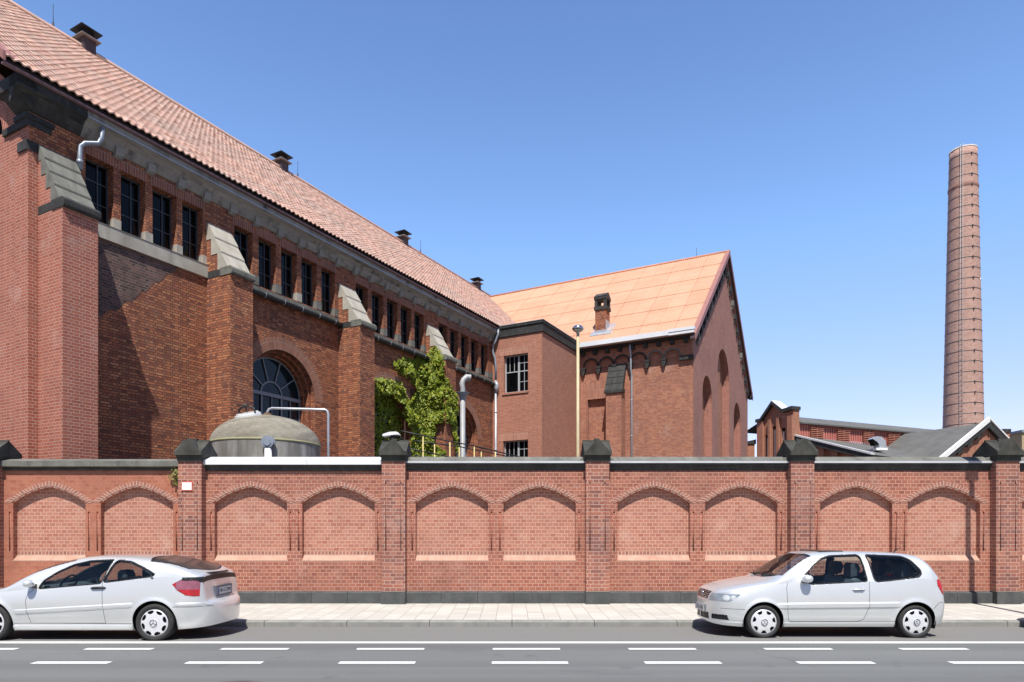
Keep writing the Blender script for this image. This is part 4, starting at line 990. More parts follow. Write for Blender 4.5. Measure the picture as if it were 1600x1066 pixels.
# ------------------------------------------------------------------ tank
TX, TY, TR = -6.58, 18.0, 1.40
tk = thing('storage_tank', 'round weathered steel storage tank with a domed lid behind the wall', 'tank', (TX, TY, .1)); TO = (TX, TY, .1); DH = .75
def tank_mat():
    m, nt, b = new_mat('stained_steel_tank')
    uv = uvnode(nt)
    f = noise(nt, uv, 1.0, 5, .6, scl=(2.2, .25, 1))
    col = ramp(nt, f, [(.34, (.10, .095, .085)), (.50, (.24, .23, .21)), (.66, (.46, .45, .42))])
    col = mixc(nt, ramp(nt, noise(nt, uv, 6, 5), [(.45, 0.), (.7, .5)]), col, (.20, .18, .14))
    L(nt, col, b.inputs['Base Color']); b.inputs['Roughness'].default_value = .55; b.inputs['Metallic'].default_value = .25
    return m
def dome_mat():
    m, nt, b = new_mat('lichen_stained_dome')
    uv = uvnode(nt)
    f = noise(nt, uv, 1.6, 7, .65)
    col = ramp(nt, f, [(.35, (.15, .135, .105)), (.55, (.25, .23, .185)), (.7, (.33, .305, .25))])
    col = mixc(nt, ramp(nt, noise(nt, uv, 9, 5), [(.52, 0.), (.7, .5)]), col, (.16, .145, .115))
    L(nt, col, b.inputs['Base Color']); b.inputs['Roughness'].default_value = .85
    return m
mb = MB(); mb.lathe([(TR, 0.1), (TR, 3.98)], TX, TY, 72); mb.build('shell', tank_mat(), tk, TO)
dome = [(TR, 3.98)]; Rk = .42
prof = []
for k in range(0, 17):
    th = k / 16 * PI / 2
    prof.append((TR * math.cos(th) ** .85, 4.02 + DH * (math.sin(th) ** 1.15)))
prof[-1] = (0.0, prof[-1][1])
mb = MB(); mb.lathe([(TR, 3.98), (TR + .012, 4.0), (TR + .005, 4.04)] + [(r, z) for r, z in prof[2:]], TX, TY, 72); mb.build('dome', dome_mat(), tk, TO)
mb = MB(); mb.lathe([(TR + .002, 3.965), (TR + .018, 3.985), (TR + .016, 4.02), (TR + .002, 4.03)], TX, TY, 72); mb.build('rim_seam', stone_mat('lichen_seam', (.30, .28, .16), (.42, .40, .24), None, scale=5), tk, TO)
dz = lambda r: 4.02 + DH * (math.sin(math.acos(min(1, (r / TR) ** (1 / .85)))) ** 1.15)
# hatch with clamp wheel, tilted with the dome
hx, hy = TX - .27, TY - .56; hz = dz(math.hypot(.27, .56))
mb = MB(); nrm = Vector((-.27, -.5, 1.6)).normalized(); q = nrm.to_track_quat('Z', 'Y'); base = Vector((hx, hy, hz - .02))
def tl(p): return tuple(base + q @ Vector(p))
def disc(mb, r, z0, z1, n=28):
    R0 = [tl((r * math.cos(2 * PI * k / n), r * math.sin(2 * PI * k / n), z0)) for k in range(n)]; R1 = [tl((r * .96 * math.cos(2 * PI * k / n), r * .96 * math.sin(2 * PI * k / n), z1)) for k in range(n)]
    for k in range(n): mb.face([R0[k], R0[(k + 1) % n], R1[(k + 1) % n], R1[k]])
    mb.face(R1)
disc(mb, .34, -.02, .05); disc(mb, .29, .05, .09); hat = mb.build('hatch', plain_mat('bright_hatch_lid', (.74, .75, .74), .3, .2, .1, 5), tk, TO)
mb = MB()
for s in (-1, 1):
    mb.tube([tl((s * .30, 0, .02)), tl((s * .28, 0, .20))], .022, 6)
mb.tube([tl((-.28, 0, .18)), tl((-.1, 0, .25)), tl((.1, 0, .25)), tl((.28, 0, .18))], .024, 6); mb.tube([tl((0, 0, .1)), tl((0, 0, .30))], .02, 6)
ring = [tl((.15 * math.cos(2 * PI * k / 16), .15 * math.sin(2 * PI * k / 16), .30)) for k in range(17)]
mb.tube(ring, .014, 6); mb.build('clamp_bar', M['black_metal'], hat, TO)
mb = MB(); px_ = TX + .03; zt = 4.02 + DH
mb.lathe([(.16, zt - .03), (.16, zt + .03), (.10, zt + .04), (.09, zt + .09)], px_, TY, 20); mb.build('top_flange', plain_mat('rusty_flange', (.13, .08, .05), .9, 0, .3, 8), tk, TO)
mb = MB(); pz = zt + .22
mb.tube([(px_, TY, zt + .05), (px_, TY, pz - .10), (px_ + .04, TY, pz - .03), (px_ + .12, TY, pz), (TX + 1.54, TY + .10, pz - .02), (TX + 1.60, TY + .10, pz - .05), (TX + 1.63, TY + .10, pz - .13), (TX + 1.63, TY + .10, .1)], .034, 12); mb.build('overflow_pipe', M['zinc'], tk, TO)
mb = MB(); fy = TY - 1.28
mb.tube([(TX + .56, fy + .02, 3.90), (TX + .56, fy - .22, 3.90)], .10, 16); mb.tube([(TX + .56, fy - .04, 3.90), (TX + .56, fy - .09, 3.90)], .155, 16); mb.tube([(TX + .56, fy - .16, 3.90), (TX + .56, fy - .20, 3.90)], .155, 16)
mb.tube([(TX + .56, fy - .13, 3.96), (TX + .56, fy - .13, 3.74)], .085, 14); mb.build('flange_valve', M['zinc_dark'], tk, TO)
mb = MB(); mb.tube([(TX + .56, fy - .13, 3.74), (TX + .56, fy - .13, .1)], .085, 14); mb.build('outlet_pipe', M['white_paint'], tk, TO)

# ------------------------------------------------------------------ exhaust stack, yard lamp, railings
M['duct'] = plain_mat('dull_duct_steel', (.33, .335, .34), .55, .15, .18, 2)
fp = at(723, 712, 22.5); fx, fyy = fp.x, fp.y
fl = thing('exhaust_duct', 'grey upright exhaust duct with a bent cowl beside the ivy', 'duct', (fx, fyy, .1)); FO = (fx, fyy, .1)
zt = CH + (V0 - 612) / FPX * 22.5; r = .085
mb = MB(); mb.tube([(fx, fyy, .1), (fx, fyy, zt - .12)], r, 16); mb.build('duct', M['duct'], fl, FO)
mb = MB(); mb.lathe([(r, zt - .30), (r + .05, zt - .12), (r + .12, zt - .06), (r + .15, zt - .04), (r, zt - .02)], fx, fyy, 20); mb.build('collar', M['zinc_dark'], fl, FO)
mb = MB(); mb.tube([(fx, fyy, zt - .05), (fx + .0, fyy, zt + .12), (fx - .03, fyy + .02, zt + .26), (fx + .02, fyy + .05, zt + .40), (fx + .12, fyy + .10, zt + .50), (fx + .24, fyy + .14, zt + .48)], [r, r * 1.0, r * 1.05, r * 1.1, r * 1.25, r * 1.5], 16, caps=False); mb.build('cowl', M['duct'], fl, FO)
lp = at(903, 712, 20.0); lx, ly = lp.x, lp.y; lz = CH + (V0 - 520) / FPX * 20
lt = thing('yard_lamp', 'slim cream lamp post with a steel dome lamp in front of the wing', 'lamp post', (lx, ly, .1)); LO = (lx, ly, .1)
mb = MB(); mb.tube([(lx, ly, .1), (lx, ly, 3.2), (lx, ly, lz)], [.055, .05, .042], 12); mb.build('post', M['post_paint'], lt, LO)
mb = MB(); mb.lathe([(.05, lz - .02), (.06, lz + .03), (.13, lz + .05), (.17, lz + .10), (.175, lz + .12), (.15, lz + .17), (.09, lz + .21), (.0, lz + .225)], lx, ly, 24); mb.build('lamp_head', M['chrome'], lt, LO)
def railing(lab, pts, Y, ztop):
    base = at(pts[0], 712, Y); t = thing('ramp_railing', lab, 'railing', (base.x, base.y, .1)); o = (base.x, base.y, .1)
    P_ = []
    for k, (u, v) in enumerate(zip(pts, ztop)):
        p = at(u, v, Y + .35 * k); P_.append(p)
        mb = MB(); mb.tube([(p.x, p.y, .1), (p.x, p.y, p.z)], .017, 8); mb.build('post', M['yellow_paint'], t, o)
    mb = MB(); e = P_[-1] + (P_[-1] - P_[-2]) * 1.6; s = P_[0] - (P_[1] - P_[0]) * .8
    for dz_ in (0.02, -.42): mb.tube([(q.x, q.y, q.z + dz_) for q in [s] + P_ + [e]], .018, 8)
    mb.build('rail', M['black_metal'], t, o)
railing('front railing of yellow posts and black rails sloping down past the ivy', [661, 703, 741, 774], 18.6, [682, 691, 698, 706])
railing('rear railing of shorter yellow posts on the far side of the sloping ramp', [679, 717.5, 752], 20.4, [694, 699, 706])

# ------------------------------------------------------------------ tall stack
KX, KYY = at(1505, 700, 80).x, 80.0
st = thing('factory_chimney', 'very tall tapering round brick chimney ringed with iron bands', 'chimney', (KX, KYY, 0)); KO = (KX, KYY, 0)
zb, zt_ = CH + (V0 - 668) / FPX * 80, CH + (V0 - 228) / FPX * 78.7
rb_, rt_ = 27.3 / FPX * 80, 18.6 / FPX * 80
rad = lambda z: rb_ + (rt_ - rb_) * (z - zb) / (zt_ - zb)
mb = MB(); zs = [0 + (zt_) * k / 60 for k in range(61)]
mb.lathe([(rad(z), z) for z in zs] + [(rad(zt_) - .3, zt_ + .02), (rad(zt_) - .3, zt_ - 2)], KX, KYY, 64); mb.build('shaft', M['stack_brick'], st, KO)
zr = CH + (V0 - 296) / FPX * 80
mb = MB(); mb.lathe([(rad(zr) + .01, zr - .28), (rad(zr) + .07, zr - .12), (rad(zr) + .07, zr + .12), (rad(zr) + .01, zr + .28)], KX, KYY, 64); mb.build('collar', brick_mat('stack_collar_brick', [(.34, .16, .13), (.38, .19, .155)], (.4, .26, .21), bw=.26, rh=.16, ms=.02), st, KO)
z = zt_ - .9; bm = MB(); first = None
while z > 3:
    mb = MB(); mb.lathe([(rad(z) + .004, z - .03), (rad(z) + .025, z - .03), (rad(z) + .025, z + .03), (rad(z) + .004, z + .03)], KX, KYY, 48)
    a = -1.35 - .22; R = rad(z) + .05; bx, by = KX + R * math.cos(a), KYY + R * math.sin(a)
    mb.box(bx - .08, bx + .08, by - .08, by + .06, z - .08, z + .08)
    a2 = 2.2; mb.build('iron_band', M['frame_dark'], st, KO); z -= 1.22
mb = MB(); a = -2.25
for k in (0, 1):
    aa = a + (.07 if k else -.07)
    mb.tube([(KX + (rad(z) + .16) * math.cos(aa), KYY + (rad(z) + .16) * math.sin(aa), z) for z in (1, zt_ * .5, zt_ + .3)], .022, 5)
for k in range(int(zt_ / .6)):
    z = 1 + k * .6; mb.tube([(KX + (rad(z) + .16) * math.cos(a - .07), KYY + (rad(z) + .16) * math.sin(a - .07), z), (KX + (rad(z) + .16) * math.cos(a + .07), KYY + (rad(z) + .16) * math.sin(a + .07), z)], .02, 4)
mb.build('ladder', M['frame_pale'], st, KO)
mb = MB(); mb.lathe([(rt_ - .32, zt_ + .02), (rt_ - .30, zt_ + .14), (rt_ + .02, zt_ + .14), (rt_ + .03, zt_ - .02)], KX, KYY, 48); mb.build('rim', stone_mat('stack_rim', (.42, .40, .38), (.60, .58, .55), None, scale=2), st, KO)

# ------------------------------------------------------------------ distant works
PH = math.radians(23.9); ex, ey = math.cos(PH), math.sin(PH); nxx, nyy = ey, -ex
B0 = at(1240, 700, 60.0)
def fw(t, s, z): return (B0.x + ex * t + nxx * s, B0.y + ey * t + nyy * s, z)      # t along the hall, s toward the street
def zof(v, Y): return CH + (V0 - v) / FPX * Y
dh = thing('distant_hall', 'distant brick hall with a stepped gable, red louvred wall and long grey roof', 'building', (B0.x, B0.y, .1)); DO = (B0.x, B0.y, .1)
sh = 12.55; pk = sh + .85
GW = 4.2
mb = MB(); g = lambda q, z, d: fw(d, -q, z)        # q = distance from the near corner, away from the street
out = [(0, 0), (0, sh), (1.05, sh - .1), (2.3, pk), (3.75, sh - .55), (GW, sh - .55), (GW, 0)]
wn = [(.95, 1.45), (1.95, 2.5), (2.95, 3.4)]; tops = (11.1, 11.4, 10.7)
mb.plate(out, [([(a, 2.), (a, tp), (b, tp), (b, 2.)], .25) for (a, b), tp in zip(wn, tops)], g, 0)
mb.face([fw(0, 0, 0), fw(.7, 0, 0), fw(.7, 0, sh), fw(0, 0, sh)]); mb.face([fw(.7, 0, sh - 1.5), fw(.7, -4.2, sh - 1.5), fw(.7, -4.2, sh), fw(.7, 0, sh)])
for p0, p1 in ((-.02, .55), (1.55, 1.85), (2.6, 2.85), (3.5, 4.22)): mb.prism([(p0, 0), (p0, sh - .5), (p1, sh - .5), (p1, 0)], g, -.22, 0)
mb.build('gable', M['far_brick'], dh, DO)
mb = MB()
for (a, b), tp in zip(wn, tops): mb.face([g(a, 2, .24), g(b, 2, .24), g(b, tp, .24), g(a, tp, .24)])
mb.build('window_pane', M['glass_dark'], dh, DO)
mb = MB()
for (a, b), tp in zip(wn, tops): mb.face([g(b - .2, 2, .2), g(b - .02, 2, .2), g(b - .02, tp - .3, .2), g(b - .2, tp - .3, .2)])
mb.build('curtain', M['white_paint'], dh, DO)
mb = MB(); cp = [(-.1, sh), (1.05, sh - .1), (2.3, pk), (3.75, sh - .55), (GW + .1, sh - .55)]
mb.prism([(q, z + .0) for q, z in cp] + [(q, z + .30) for q, z in reversed(cp)], g, -.35, .75); mb.build('parapet_coping', M['dark_stone'], dh, DO)
mb = MB(); mb.prism([(1.1, sh + .21), (2.3, pk + .31), (2.3, pk + .36), (1.1, sh + .26)], g, -.3, .8); mb.build('coping_sheet', M['coping_zinc'], dh, DO)
ez_ = 11.45; LN = 46
mb = MB(); mb.face([fw(.7, .25, ez_), fw(LN, .25, ez_), fw(LN, -3.4, ez_ + 1.25), fw(.7, -3.4, ez_ + 1.25)]); mb.face([fw(.7, -3.4, ez_ + 1.25), fw(LN, -3.4, ez_ + 1.25), fw(LN, -7, ez_), fw(.7, -7, ez_)])
mb.prism([(.25, ez_ - .12), (.25, ez_ + .01), (.0, ez_ + .05), (.0, ez_ - .12)], lambda s, z, t: fw(t, s, z), .7, LN); mb.build('roof', M['grey_roof'], dh, DO)
def corr_mat():
    m, nt, b = new_mat('red_corrugated_sheet')
    tc = N(nt, 'ShaderNodeTexCoord')
    f = noise(nt, tc.outputs['Object'], .8, 5)
    L(nt, ramp(nt, f, [(.3, (.44, .13, .10)), (.7, (.52, .19, .15))]), b.inputs['Base Color']); b.inputs['Roughness'].default_value = .6
    return m
M['corr'] = corr_mat()
mb = MB(); n = 150
for k in range(n):
    t0 = .7 + (LN - .7) * k / n; t1 = .7 + (LN - .7) * (k + .5) / n; t2 = .7 + (LN - .7) * (k + 1) / n
    mb.face([fw(t0, -.05, 8.5), fw(t1, -.05, 8.5), fw(t1, -.05, ez_), fw(t0, -.05, ez_)]); mb.face([fw(t1, -.05, 8.5), fw(t1 + .02, -.09, 8.5), fw(t1 + .02, -.09, ez_), fw(t1, -.05, ez_)])
    mb.face([fw(t1 + .02, -.09, 8.5), fw(t2, -.09, 8.5), fw(t2, -.09, ez_), fw(t1 + .02, -.09, ez_)])
mb.build('clad_wall', M['corr'], dh, DO)
lv = []
for t0, t1 in ((2.0, 3.6), (5.4, 7.0), (8.8, 10.2), (12.2, 13.9)):
    mb = MB(); nn = 9
    for k in range(nn):
        z0 = ez_ - .25 - .17 * (k + 1)
        mb.prism([(.12, z0), (.12, z0 + .03), (-.06, z0 + .15), (-.06, z0 + .12)], lambda s, z, t: fw(t, s, z), t0, t1)
    mb.prism([(-.05, ez_ - .2), (.1, ez_ - .2), (.1, ez_ - 1.85), (-.05, ez_ - 1.85)], lambda s, z, t: fw(t, s, z), (t0 + t1) / 2 - .03, (t0 + t1) / 2 + .03)
    mb.build('louvre', plain_mat('rust_orange_louvre', (.42, .17, .12), .6, 0, .15, 2) if not lv else lv[0], dh, DO)
    if not lv: lv.append(bpy.data.materials['rust_orange_louvre'])
M['coping_pale'] = plain_mat('weathered_white_trim', (.55, .56, .57), .5, 0, .1, 3)
# lower lean-to in front
ln_ = thing('lean_to_shed', 'low grey roofed brick lean-to with a white verge below the red louvred wall', 'shed', fw(4, 4, .1)); LO2 = fw(4, 4, .1)
zt2, zl2, dp = 10.25, 7.75, 7.6
mb = MB(); mb.face([fw(.2, -.05, zt2), fw(30, -.05, zt2 - 1.0), fw(30, dp, zl2 - .9), fw(.2, dp, zl2)]); mb.build('roof', M['grey_roof'], ln_, LO2)
mb = MB(); mb.prism([(-.1, zt2 - .02), (-.1, zt2 + .12), (dp + .1, zl2 + .12), (dp + .1, zl2 - .02)], lambda s, z, t: fw(t, s, z), .05, .45); mb.build('verge', M['coping_pale'], ln_, LO2)
mb = MB(); mb.prism([(-.1, zt2 - .52), (-.1, zt2 - .03), (dp, zl2 - .03), (dp, zl2 - .40)], lambda s, z, t: fw(t, s, z), .12, .6); mb.build('fascia', M['dark_stone'], ln_, LO2)
mb = MB(); mb.face([fw(.6, 0, 0), fw(.6, dp, 0), fw(.6, dp, zl2 - .1), fw(.6, 0, zt2 - .1)])
for s in (1.2, 2.6, 4.0, 5.4, 6.8): mb.prism([(s - .3, 0), (s - .3, zt2 - .5 - (s - .3) * .33), (s + .3, zt2 - .5 - (s + .3) * .33), (s + .3, 0)], lambda q, z, t: fw(t, q, z), .35, .6)
mb.face([fw(.6, dp - .1, 0), fw(30, dp - .1, 0), fw(30, dp - .1, zl2 - .9), fw(.6, dp - .1, zl2 - .1)])
mb.build('wall', M['far_brick'], ln_, LO2)
# hood on the lean-to roof
p = at(1368, 700, 56.5); hv = thing('roof_cowl', 'grey sheet metal cowl with a dark mouth on the low roof', 'roof vent', (p.x, p.y, 7.6)); HV = (p.x, p.y, 7.6)
mb = MB(); zz = p.z
pr = [(-.5, zz + .72), (-.12, zz + .92), (.28, zz + .88), (.6, zz + .56), (.68, zz + .04), (.1, zz - .05), (.05, zz + .26), (-.1, zz + .45)]
mb.prism(pr, lambda x, z, d: (p.x + x, p.y + d, z), -.45, .45); mb.build('hood', M['zinc'], hv, HV)
mb = MB(); mb.prism([(-.46, zz + .70), (.0, zz + .47), (.09, zz + .22), (-.2, zz + .2), (-.36, zz + .5)], lambda x, z, d: (p.x + x, p.y + d, z), -.38, .38); mb.build('mouth', M['dark_void'], hv, HV)
mb = MB(); mb.box(p.x - .2, p.x + .75, p.y - .5, p.y + .5, zz - .25, zz - .04); mb.build('base', M['white_paint'], hv, HV)
# cross gable with white verge
cg = thing('distant_gable_building', 'distant brick gable with a broad white verge below the tall chimney', 'building', fw(14.5, 8, .1)); CGO = fw(14.5, 8, .1)
ta, sf = 14.4, 8.0; az = 11.2; slp = .58
R_ = lambda t, z, d: fw(ta + t, sf - d, z)
mb = MB(); mb.plate([(-9, 0), (-9, az - 9 * slp - .15), (0, az - .15), (7, az - 7 * slp - .15), (7, 0)], [], R_, 0, d=.35)
for t in np.arange(-8, 7, .95): mb.prism([(t - .05, 0), (t - .05, az - abs(t) * slp - .55), (t + .05, az - abs(t) * slp - .55), (t + .05, 0)], R_, .30, .35, 0)
mb.build('gable_wall', M['far_brick'], cg, CGO)
mb = MB()
mb.face([R_(-9, az - 9 * slp, .1), R_(0, az, .1), R_(0, az, 9), R_(-9, az - 9 * slp, 9)]); mb.face([R_(7, az - 7 * slp, .1), R_(0, az, .1), R_(0, az, 9), R_(7, az - 7 * slp, 9)]); mb.build('roof', M['grey_roof'], cg, CGO)
mb = MB(); mb.prism([(-9, az - 9 * slp + .02), (-9, az - 9 * slp + .45), (0, az + .45), (0, az + .02)], R_, -.1, .12); mb.prism([(7, az - 7 * slp + .16), (7, az - 7 * slp + .30), (0, az + .42), (0, az + .28)], R_, -.08, .12); mb.build('verge', M['white_paint'], cg, CGO)
mb = MB(); mb.prism([(-9, az - 9 * slp - .35), (-9, az - 9 * slp + .02), (0, az + .02), (0, az - .45)], R_, .0, .3); mb.prism([(7, az - 7 * slp - .45), (7, az - 7 * slp + .15), (0, az + .2), (0, az - .45)], R_, .0, .3)
for k in range(1, 7): mb.prism([(-k * 1.25 - .3, az - k * 1.25 * slp - .85), (-k * 1.25 - .3, az - k * 1.25 * slp - .2), (-k * 1.25 + .3, az - k * 1.25 * slp - .2), (-k * 1.25 + .3, az - k * 1.25 * slp - .55)], R_, .05, .3)
mb.build('dark_rake', M['dark_stone'], cg, CGO)
# small brick stack and the yellow block at the right edge
p = at(1566, 712, 64); t = thing('small_brick_stack', 'small square brick stack with a dark top behind the distant gable', 'chimney', (p.x, p.y, .1)); o = (p.x, p.y, .1)
mb = MB(); z = zof(677, 64); mb.box(p.x - .42, p.x + .42, p.y - .4, p.y + .4, .1, z); mb.build('shaft', M['far_brick'], t, o)
mb = MB(); mb.box(p.x - .5, p.x + .5, p.y - .48, p.y + .48, z, z + .34); mb.build('cap', M['dark_stone'], t, o)
p = at(1600, 712, 66); t = thing('yellow_brick_block', 'yellow brick block with a dark rim at the right edge', 'building', (p.x, p.y, .1)); o = (p.x, p.y, .1)
mb = MB(); z = zof(677, 66); mb.box(p.x - .5, p.x + 6, p.y - .4, p.y + 5, .1, z); mb.build('wall', M['yellow_brick'], t, o)
mb = MB(); mb.box(p.x - .62, p.x + 6.1, p.y - .55, p.y + 5.1, z, z + .25); mb.build('rim', M['frame_grey'], t, o)
# low annex at the foot of the distant gable
p = at(1172, 712, 66); t = thing('distant_annex', 'low brick annex with a dark roof left of the distant stepped gable', 'shed', (p.x, p.y, .1)); o = (p.x, p.y, .1)
mb = MB(); z = zof(694, 66); mb.box(p.x - 5, p.x + .45, p.y, p.y + 4, .1, z); mb.build('wall', M['far_brick'], t, o)
mb = MB(); mb.prism([(p.x - 5.1, z), (p.x + .55, z), (p.x + .55, z + .45), (p.x - 1, z + .1), (p.x - 5.1, z + .1)], lambda x, zz, d: (x, d, zz), p.y - .1, p.y + 4.1); mb.build('roof', M['dark_stone'], t, o)

# ------------------------------------------------------------------ street lamp at the kerb, just right of the view, whose shadow crosses the wall
sx_, sy_ = 10.06, 12.62
t = thing('street_lamp', 'grey street lamp post at the kerb beside the silver hatchback', 'street lamp', (sx_, sy_, .1)); o = (sx_, sy_, .1)
mb = MB(); mb.tube([(sx_, sy_, .1), (sx_, sy_, 6.2), (sx_, sy_, 9.4)], [.066, .062, .05], 14); mb.tube([(sx_, sy_, .1), (sx_, sy_, 1.0)], .085, 14); mb.build('post', M['zinc_dark'], t, o)
mb = MB(); mb.box(sx_ - .145, sx_ + .145, sy_ - .10, sy_ + .12, 6.75, 8.3); mb.build('banner_box', M['zinc_dark'], t, o)
mb = MB(); mb.box(sx_ - .14, sx_ + .14, sy_ - 1.3, sy_ + .1, 9.35, 9.5); mb.build('lamp_head', M['zinc'], t, o)
# ------------------------------------------------------------------ cars
def car_paint(name, c):
    m, nt, b = new_mat(name)
    tc = N(nt, 'ShaderNodeTexCoord'); f = noise(nt, tc.outputs['Object'], 900, 2)
    L(nt, ramp(nt, f, [(.3, tuple(x * .92 for x in c)), (.7, tuple(min(1, x * 1.06) for x in c))]), b.inputs['Base Color'])
    b.inputs['Metallic'].default_value = .55; b.inputs['Roughness'].default_value = .42; b.inputs['Coat Weight'].default_value = 1.0; b.inputs['Coat Roughness'].default_value = .03
    return m
M['silver'] = car_paint('silver_car_paint', (.76, .78, .775))
M['silver2'] = car_paint('pale_silver_car_paint', (.78, .795, .79))
M['rubber'] = plain_mat('tyre_rubber', (.035, .035, .036), .8, 0, .2, 30, .3)
M['trim'] = plain_mat('black_trim', (.018, .018, .02), .45, 0, .1, 10, .4)
M['seam'] = plain_mat('panel_gap', (.03, .03, .033), .8, 0, .1, 10, .1)
M['cabin'] = plain_mat('cabin_plastic', (.075, .088, .10), .75, 0, .2, 8, .3)
M['seat'] = plain_mat('grey_seat_cloth', (.20, .225, .25), .9, 0, .25, 14, .2)
M['hubcap'] = plain_mat('silver_hubcap', (.74, .75, .77), .35, .3, .04, 8)
M['plate_white'] = plain_mat('number_plate_white', (.62, .63, .64), .4, 0, .05, 8)
M['plate_blue'] = plain_mat('number_plate_blue', (.02, .05, .30), .4, 0, .05, 8)
def lamp_mat(name, c, rough=.12, tr=.0):
    m, nt, b = new_mat(name)
    tc = N(nt, 'ShaderNodeTexCoord'); f = noise(nt, tc.outputs['Object'], 9, 3)
    L(nt, ramp(nt, f, [(.35, tuple(x * .7 for x in c)), (.65, c)]), b.inputs['Base Color']); b.inputs['Roughness'].default_value = rough; b.inputs['Coat Weight'].default_value = 1.0; b.inputs['Coat Roughness'].default_value = .02
    return m
M['red_lamp'] = lamp_mat('red_tail_lamp', (.50, .012, .014)); M['pink_lamp'] = lamp_mat('pale_rose_lamp', (.34, .11, .15)); M['clear_lamp'] = lamp_mat('clear_headlamp', (.30, .345, .39), .06)
M['indicator'] = lamp_mat('clear_indicator', (.66, .68, .70), .1)
def car_glass(name, tint):
    m, nt, b = new_mat(name)
    nt.nodes.remove(b); t = N(nt, 'ShaderNodeBsdfTransparent'); t.inputs[0].default_value = rgb(tint)
    g = N(nt, 'ShaderNodeBsdfGlossy'); g.inputs['Roughness'].default_value = .01; g.inputs[0].default_value = (1, 1, 1, 1)
    fr = N(nt, 'ShaderNodeFresnel', IOR=1.5); ms = N(nt, 'ShaderNodeMixShader')
    ge = N(nt, 'ShaderNodeNewGeometry'); iv_ = N(nt, 'ShaderNodeMath', operation='SUBTRACT'); iv_.inputs[0].default_value = 1.0; L(nt, ge.outputs['Backfacing'], iv_.inputs[1]); mu = N(nt, 'ShaderNodeMath', operation='MULTIPLY'); L(nt, fr.outputs[0], mu.inputs[0]); L(nt, iv_.outputs[0], mu.inputs[1]); L(nt, mu.outputs[0], ms.inputs[0]); L(nt, t.outputs[0], ms.inputs[1]); L(nt, g.outputs[0], ms.inputs[2]); L(nt, ms.outputs[0], nt.nodes['Material Output'].inputs[0])
    return m
M['car_glass'] = car_glass('tinted_car_glass', (.66, .74, .76)); M['car_glass_dark'] = plain_mat('dark_rear_glass', (.035, .036, .038), .16, 0, .2, 2, .5)

def poly_sd(px, pz, poly):
    """signed distance (negative inside) of many points to an outline"""
    d = np.full(px.shape, 1e9); ins = np.zeros(px.shape, bool); n = len(poly)
    for i in range(n):
        x1, z1 = poly[i]; x2, z2 = poly[(i + 1) % n]
        ex_, ez2 = x2 - x1, z2 - z1; t = np.clip(((px - x1) * ex_ + (pz - z1) * ez2) / (ex_ * ex_ + ez2 * ez2), 0, 1)
        d = np.minimum(d, np.hypot(px - x1 - t * ex_, pz - z1 - t * ez2))
        c = ((z1 > pz) != (z2 > pz)) & (px < (x2 - x1) * (pz - z1) / (z2 - z1 + 1e-12) + x1); ins ^= c
    return np.where(ins, -d, d)
def smooth_curve(pts):
    xs = np.array([p[0] for p in pts]); ys = np.array([p[1] for p in pts])
    # monotone cubic (Fritsch-Carlson)
    h = np.diff(xs); dl = np.diff(ys) / h; m = np.zeros(len(xs)); m[0], m[-1] = dl[0], dl[-1]
    for i in range(1, len(xs) - 1):
        if dl[i - 1] * dl[i] > 0:
            w1, w2 = 2 * h[i] + h[i - 1], h[i] + 2 * h[i - 1]; m[i] = (w1 + w2) / (w1 / dl[i - 1] + w2 / dl[i])
    def f(x):
        x = np.asarray(x, float); i = np.clip(np.searchsorted(xs, x) - 1, 0, len(xs) - 2)
        t = np.clip((x - xs[i]) / h[i], 0, 1)
        return (2 * t**3 - 3 * t**2 + 1) * ys[i] + (t**3 - 2 * t**2 + t) * h[i] * m[i] + (-2 * t**3 + 3 * t**2) * ys[i + 1] + (t**3 - t**2) * h[i] * m[i + 1]
    return f
def rounded(poly, r=.03, n=4):
    out = []; k = len(poly)
    for i in range(k):
        p, a, b = np.array(poly[i]), np.array(poly[i - 1]), np.array(poly[(i + 1) % k])
        u, v = a - p, b - p; lu, lv = np.linalg.norm(u), np.linalg.norm(v); d = min(r, lu * .4, lv * .4)
        p0, p1 = p + u / lu * d, p + v / lv * d
        for j in range(n + 1):
            t = j / n; out.append(tuple((1 - t) ** 2 * p0 + 2 * t * (1 - t) * p + t * t * p1))
    return out
